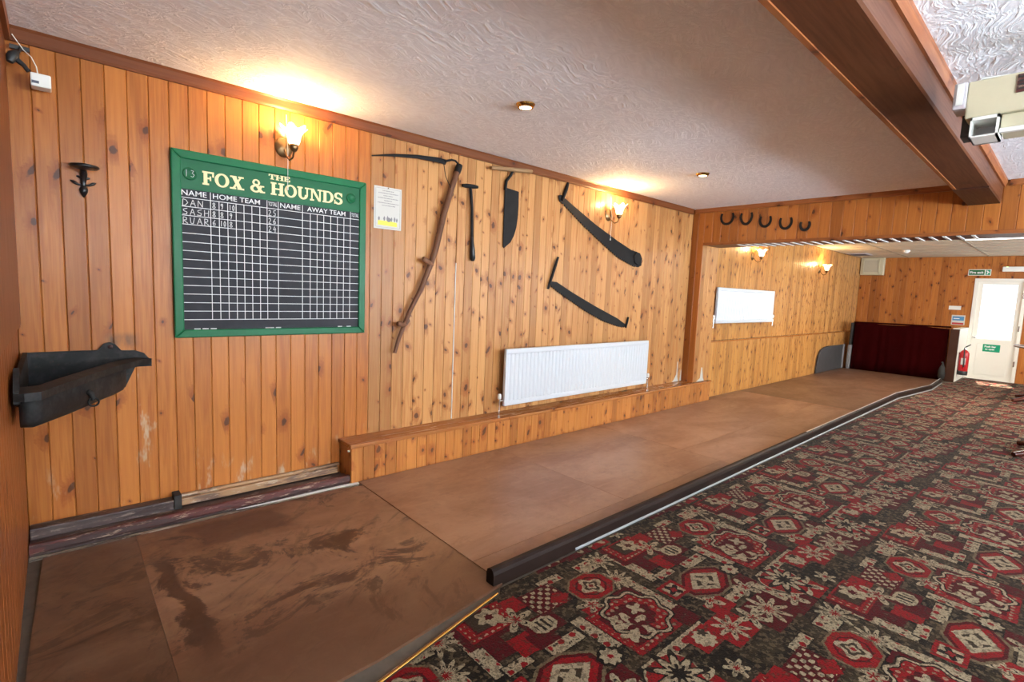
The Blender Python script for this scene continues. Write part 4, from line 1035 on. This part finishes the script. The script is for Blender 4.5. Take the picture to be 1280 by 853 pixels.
# corner bracket lamp and white sensor box -----------------------------------
t = thing('swivel_bracket', 'black swivel bracket with ridged head high in the left corner', 'bracket', (-.08, -.05, 2.2))
bx('wall_plate', (-.12, -.032, 2.300), (-.055, -.024, 2.318), 'black_rubber', t)
part(MB().tube([(-.085, -.035, 2.308), (-.087, -.06, 2.285), (-.095, -.085, 2.268), (-.115, -.10, 2.255)], [.005, .005, .006, .007], 8), 'arm', 'black_rubber', t)
hd = part(MB().tube([(-.095, -.095, 2.272), (-.105, -.11, 2.25), (-.112, -.115, 2.235), (-.118, -.12, 2.215)], [.008, .02, .02, .012], 12), 'ridged_head', 'black_rubber', t)
part(MB().tube([(-.105, -.11, 2.24), (-.075, -.115, 2.215), (-.066, -.12, 2.20), (-.060, -.12, 2.192)], [.013, .009, .009, .010], 10), 'clamp_stem', 'black_rubber', t)
t = thing('sensor_box', 'small white plastic sensor box on a cord by the left corner', 'sensor', (-.02, -.1, 2.13))
bx('housing', (-.056, -.13, 2.135), (.012, -.06, 2.192), 'white_plastic', t, bevel=.005)
bx('display', (-.052, -.1305, 2.147), (-.028, -.132, 2.158), 'dark_hatch', t)
part(MB().tube([(-.03, -.08, 2.192), (-.035, -.085, 2.23), (-.05, -.07, 2.27), (-.075, -.045, 2.30), (-.11, -.03, 2.36)], .0022, 6), 'cord', 'white_plastic', t)
bx('back_mount', (-.03, -.06, 2.15), (-.01, -.001, 2.175), 'white_plastic', t)

# projector hung beside the beam --------------------------------------------
t = thing('ceiling_projector', 'cream projector unit mounted under the ceiling beside the dark beam', 'projector', (2.9, -3.0, 2.0))
bx('body', (2.70, -3.42, 2.075), (3.05, -2.905, 2.215), 'cream_plastic', t, bevel=.006)
bx('end_cap', (2.69, -2.905, 2.115), (2.80, -2.865, 2.215), 'lilac_plastic', t, bevel=.004)
bx('cap_ridge', (2.685, -2.895, 2.130), (2.69, -2.875, 2.21), 'white_plastic', t)
mb = MB(); a0, a1, b0, b1 = -3.008, -2.925, 1.998, 2.075
for p, q in (((a0, b0), (a1, b0+.006)), ((a0, b1-.012), (a1, b1)), ((a0, b0), (a0+.007, b1)), ((a1-.005, b0), (a1, b1))): mb.box((2.70, p[0], p[1]), (2.83, q[0], q[1]))
part(mb, 'lens_hood', 'white_plastic', t)
bx('hood_back', (2.82, a0, b0), (2.835, a1, b1), 'lilac_plastic', t)
bx('lower_tray', (2.72, -3.42, 2.012), (2.86, -3.012, 2.075), 'cream_plastic', t, bevel=.004)
bx('tray_lip', (2.705, -3.42, 2.004), (2.725, -3.012, 2.02), 'white_plastic', t)
bx('vent', (2.695, -3.12, 2.14), (2.70, -3.045, 2.205), 'nosing_red', t)
for k in range(4): bx('vent_slat', (2.692, -3.115, 2.15+k*.014), (2.695, -3.05, 2.155+k*.014), 'black_rubber', t)
bx('ceiling_mount', (2.85, -3.35, 2.215), (2.95, -3.12, H), 'dark_hatch', t)
bx('beam_bracket', (2.80, -2.922, 2.03), (2.90, -2.885, 2.13), 'black_rubber', t)
part(MB().tube([(2.76, -2.90, 2.215), (2.77, -2.94, 2.24), (2.80, -3.0, 2.245), (2.85, -3.06, 2.25)], .004, 6), 'cable', 'white_plastic', t)

# ------------------------------------------------------------------ far end of the alley
t = thing('pit_curtain', 'dark maroon cloth hung across the back of the skittle pit', 'curtain', (12.03, -1.0, 0))
n = 60; vs = []; fs = []; zs = [.02, .25, .5, .75, .90, .955]
rnd = random.Random(5)
for j, z in enumerate(zs):
    for i in range(n+1):
        y = -.27-1.47*i/n; k = .4+.6*z
        vs.append((12.035+.009*math.sin(i*.9+1.3*math.sin(i*.31))*(1.1-z*.7)+(.05*(z/.955) if j < 5 else .055), y, z+(.014*math.sin(i*.17+.6) if j == 5 else 0)))
for j in range(len(zs)-1):
    for i in range(n): fs.append((j*(n+1)+i, j*(n+1)+i+1, (j+1)*(n+1)+i+1, (j+1)*(n+1)+i))
o = part(MB().add(vs, fs, True), 'cloth', 'maroon', t); sd = o.modifiers.new('thick', 'SOLIDIFY'); sd.thickness = .006
part(MB().tube([(12.095, -.25, .965), (12.095, -1.0, .975), (12.095, -1.76, .985)], .014, 8), 'rail', 'maroon', t)
t = thing('pit_back_box', 'dark boarded frame carrying the maroon pit cloth', 'frame', (12.2, -1.0, 0))
bx('back_board', (12.13, -1.74, 0), (12.16, -.25, .95), 'beam', t)
bx('side_board', (12.0, -.25, .50), (12.16, -.215, .955), 'soot', t, bevel=.01)
bx('side_pad', (11.985, -.262, .015), (12.16, -.205, .50), 'pad_light', t, bevel=.012)
t = thing('pit_side_pad', 'rounded grey padded panel leaning on the alcove wall beside the pit', 'pad', (11, -.15, 0))
part(MB().prism([(10.45, .016), (10.52, .34), (10.62, .44), (10.78, .49), (11.0, .505), (11.97, .50), (11.97, .016)], -.112, -.145, XZ), 'panel', 'pad_grey', t, bevel=.01)
bx('binding', (11.90, -.152, .016), (11.99, -.146, .51), 'pad_light', t)
t = thing('white_partition', 'white half-height partition with dark end post beside the pit', 'partition', (12.5, -1.86, 0))
bx('board', (12.03, -1.90, 0), (13.018, -1.84, .955), 'partition_white', t)
bx('end_post', (11.98, -1.895, 0), (12.03, -1.77, .955), 'beam_end', t, bevel=.004)
bx('cap', (12.0, -1.903, .955), (13.018, -1.80, .972), 'partition_white', t, bevel=.003)
t = thing('dark_bag', 'small dark bundle on the floor against the partition post', 'bundle', (11.9, -1.72, 0))
vs = []; fs = []; rnd = random.Random(9); nn, mm = 14, 8
for j in range(mm+1):
    for i in range(nn):
        ph = math.pi*j/mm; th = 2*math.pi*i/nn; r = 1+rnd.uniform(-.15, .15)
        vs.append((11.9+.06*r*math.sin(ph)*math.cos(th), -1.73+.055*r*math.sin(ph)*math.sin(th), .155+.14*math.cos(ph)*(1+.1*math.sin(th*3))))
for j in range(mm):
    for i in range(nn): fs.append((j*nn+i, j*nn+(i+1) % nn, (j+1)*nn+(i+1) % nn, (j+1)*nn+i))
part(MB().add(vs, fs, True), 'sack', 'soot', t)
part(MB().tube([(11.9, -1.73, .28), (11.89, -1.735, .33), (11.9, -1.72, .35)], [.02, .012, .018], 8), 'tied_neck', 'soot', t)

# exit door ---------------------------------------------------------------
dr = thing('door_1', 'white half-glazed exit door flooded with daylight in the far wall', 'door', (XF, -2.26, 0), kind='structure')
f0, f1 = DY0-.002, DY1+.002
for a, b in (((f0, 0), (f0-.05, DH)), ((f1+.05, 0), (f1, DH)), ((f0-.05, DH-.05), (f1+.05, DH))):
    bx('frame', (XF-.012, a[0], a[1]), (XF+.10, b[0], b[1]), 'door_white', dr)
l0, l1 = f0-.052, f1+.052
gz0, gz1 = .78, 1.80
lf = bx('lower_panel', (XF+.02, l0, .012), (XF+.06, l1, gz0), 'door_white', dr)
bx('raised_panel', (XF+.014, l0-.09, .1), (XF+.02, l1+.09, gz0-.1), 'door_white', dr, bevel=.004)
bx('stile', (XF+.02, l0, gz0), (XF+.06, l0-.07, DH-.052), 'door_white', dr)
bx('stile', (XF+.02, l1+.07, gz0), (XF+.06, l1, DH-.052), 'door_white', dr)
bx('top_rail', (XF+.02, l0-.07, gz1), (XF+.06, l1+.07, DH-.052), 'door_white', dr)
bx('pane', (XF+.038, l0-.07, gz0), (XF+.043, l1+.07, gz1), 'glass', dr)
part(MB().lathe([(0, .03), (.02, .028), (.026, .014), (.026, 0)], (XF+.02, l0-.04, .80), 14, lambda a, b, h: (-h, a, b)), 'handle', 'chrome', dr)
for z in (.35, 1.0, 1.6): bx('hinge', (XF-.016, f1+.05, z-.05), (XF-.01, f1+.03, z+.05), 'chrome', dr)
bx('threshold', (XF-.02, f1, 0), (XF+.12, f0, .011), 'partition_white', dr)

def sign(name, label, y0, y1, z0, z1, mat, cat='sign'):
    t = thing(name, label, cat, (XF, (y0+y1)/2, z0))
    bx('plate', (XF-.001, y0, z0), (XF-.008, y1, z1), mat, t); return t
t = sign('fire_exit_sign', 'green fire exit sign above the door corner', -1.79, -2.11, 1.965, 2.08, 'white_plastic')
bx('green_field', (XF-.008, -1.80, 1.975), (XF-.0085, -2.02, 2.07), 'sign_dark_green', t)
bx('green_field', (XF-.008, -2.035, 1.975), (XF-.0085, -2.10, 2.07), 'sign_green', t)
text_mesh('lettering', 'Fire exit', .19, .045, 'white_line', t, (XF-.009, -1.815, 2.0), FAR, .03)
part(MB().prism([(-2.05, 1.985), (-2.062, 1.985), (-2.075, 2.02), (-2.09, 2.01), (-2.09, 2.025), (-2.07, 2.045), (-2.055, 2.06), (-2.045, 2.05), (-2.06, 2.025)], XF-.0088, XF-.0092, YZ), 'running_figure', 'white_line', t)
t = thing('door_push_sign', 'green push bar sign stuck on the exit door', 'sign', (XF+.01, -2.25, .53))
bx('plate', (XF+.0135, -2.13, .54), (XF+.011, -2.37, .68), 'sign_green', t)
text_mesh('lettering', 'Push bar', .16, .036, 'white_line', t, (XF+.0105, -2.155, .62), FAR, .03)
text_mesh('lettering', 'to open', .13, .036, 'white_line', t, (XF+.0105, -2.165, .565), FAR, .03)
t = sign('extinguisher_notice', 'small white notice with blue and red bands above the partition', -1.63, -1.83, 1.01, 1.20, 'paper', 'notice')
bx('blue_band', (XF-.008, -1.645, 1.095), (XF-.0085, -1.815, 1.175), 'sign_blue', t)
bx('red_band', (XF-.008, -1.645, 1.02), (XF-.0085, -1.815, 1.055), 'sign_red', t)
bx('white_text', (XF-.0085, -1.66, 1.125), (XF-.009, -1.75, 1.14), 'white_line', t)
t = sign('blank_label', 'blank white strip label above the blue and red notice', -1.57, -1.75, 1.30, 1.375, 'white_plastic', 'label')
bx('edge_line', (XF-.008, -1.575, 1.304), (XF-.0084, -1.745, 1.308), 'paper', t)
t = thing('emergency_light', 'slim white emergency light box above the exit door', 'emergency light', (XF, -2.5, 2.03))
bx('body', (XF-.001, -2.26, 2.035), (XF-.07, -2.64, 2.125), 'white_plastic', t, bevel=.01)
bx('indicator', (XF-.071, -2.31, 2.112), (XF-.06, -2.335, 2.127), 'green_led', t)
t = thing('vent_box', 'cream square extractor vent box in the far corner under the tiles', 'vent', (XF, -.25, 1.95))
bx('housing', (XF-.001, -.05, 1.96), (XF-.12, -.46, AZ-.002), 'cream_plastic', t, bevel=.006)
mb = MB()
for a, b in (((-.09, 2.0), (-.11, 2.29)), ((-.37, 2.0), (-.39, 2.29)), ((-.09, 2.0), (-.39, 2.02)), ((-.09, 2.27), (-.39, 2.29))): mb.box((XF-.12, a[0], a[1]), (XF-.13, b[0], b[1]))
part(mb, 'cover_frame', 'cream_plastic', t)
bx('shutter', (XF-.12, -.11, 2.02), (XF-.122, -.37, 2.27), 'tbar', t)
t = thing('smoke_detector', 'round white smoke detector on the alcove ceiling tiles', 'smoke detector', (11.28, -1.12, AZ))
part(MB().lathe([(0, -.055), (.035, -.053), (.045, -.04), (.05, -.03)], (11.28, -1.12, AZ), 20), 'sensor_cap', 'white_plastic', t)
part(MB().lathe([(.05, -.03), (.06, -.022), (.062, 0)], (11.28, -1.12, AZ), 20), 'base', 'white_plastic', t)
t = thing('ceiling_grille', 'dark rectangular air grille in the corner of the tiled ceiling', 'grille', (11.9, -.25, AZ))
bx('frame', (11.65, -.10, AZ-.001), (12.15, -.42, AZ-.012), 'lilac_plastic', t)
for k in range(4): bx('slat', (11.7+k*.11, -.13, AZ-.012), (11.77+k*.11, -.39, AZ-.016), 'dark_hatch', t)

# fire extinguisher hung on the partition
cx, cy = 12.22, -1.975
t = thing('fire_extinguisher', 'red fire extinguisher hanging on the white partition by the door', 'fire extinguisher', (cx, cy, .14))
part(MB().lathe([(0, .13), (.06, .13), (.07, .145), (.07, .50), (.066, .53), (.045, .565), (.02, .585), (.02, .60)], (cx, cy, 0), 20), 'cylinder', 'ext_red', t)
part(MB().lathe([(.071, .13), (.073, .135), (.073, .20), (.071, .205)], (cx, cy, 0), 20), 'base_ring', 'black_rubber', t)
part(MB().tube([(cx, cy, .60), (cx, cy, .635)], [.018, .014], 10), 'valve', 'chrome', t)
part(MB().tube([(cx-.02, cy, .63), (cx, cy-.02, .65), (cx-.01, cy-.07, .69)], [.009, .012, .009], 8), 'handle', 'black_rubber', t)
part(MB().tube([(cx, cy+.01, .62), (cx-.07, cy, .60), (cx-.085, cy-.01, .45), (cx-.08, cy-.015, .28)], [.008, .009, .009, .012], 8), 'hose', 'black_rubber', t)
bx('wall_bracket', (cx-.02, -1.903, .5), (cx+.02, cy+.06, .53), 'black_rubber', t)
bx('instruction_label', (cx-.0745, cy-.035, .32), (cx-.071, cy+.03, .44), 'paper', t)

# pub tables at the right edge -------------------------------------------------
def pub_table(x, y, r, up, label):
    t = thing('pub_table', label, 'table', (x, y, .008), 'dark pedestal tables at the right edge')
    part(MB().lathe([(0, .755), (r-.012, .755), (r, .747), (r, .733), (r-.01, .722), (r-.04, .715), (0, .715)], (x, y, .008+up), 40), 'table_top', 'table_wood', t)
    part(MB().lathe([(r+.0005, .732), (r+.004, .737), (r+.004, .743), (r+.0005, .748)], (x, y, .008+up), 40), 'edge_band', 'alu', t)
    part(MB().lathe([(.06, .10), (.045, .16), (.035, .28), (.05, .36), (.038, .44), (.035, .60), (.06, .68+up), (r*.8, .715+up)], (x, y, .008), 20), 'pedestal', 'table_wood', t)
    for k in range(4):
        a = R(45+90*k); c, s = math.cos(a), math.sin(a)
        pts = [(.03, .20), (.10, .17), (.20, .10), (.30, .055), (.38, .035), (.44, .024)]
        part(MB().tube([(x+c*d, y+s*d, .008+z) for d, z in pts], [.03, .034, .033, .028, .026, .023], 10), 'foot', 'table_wood', t)
pub_table(10.6, -3.08, .40, .07, 'dark round pedestal table nearer the exit door at right edge')
pub_table(6.72, -3.33, .30, .07, 'dark round pedestal table at right edge, foot just in view')
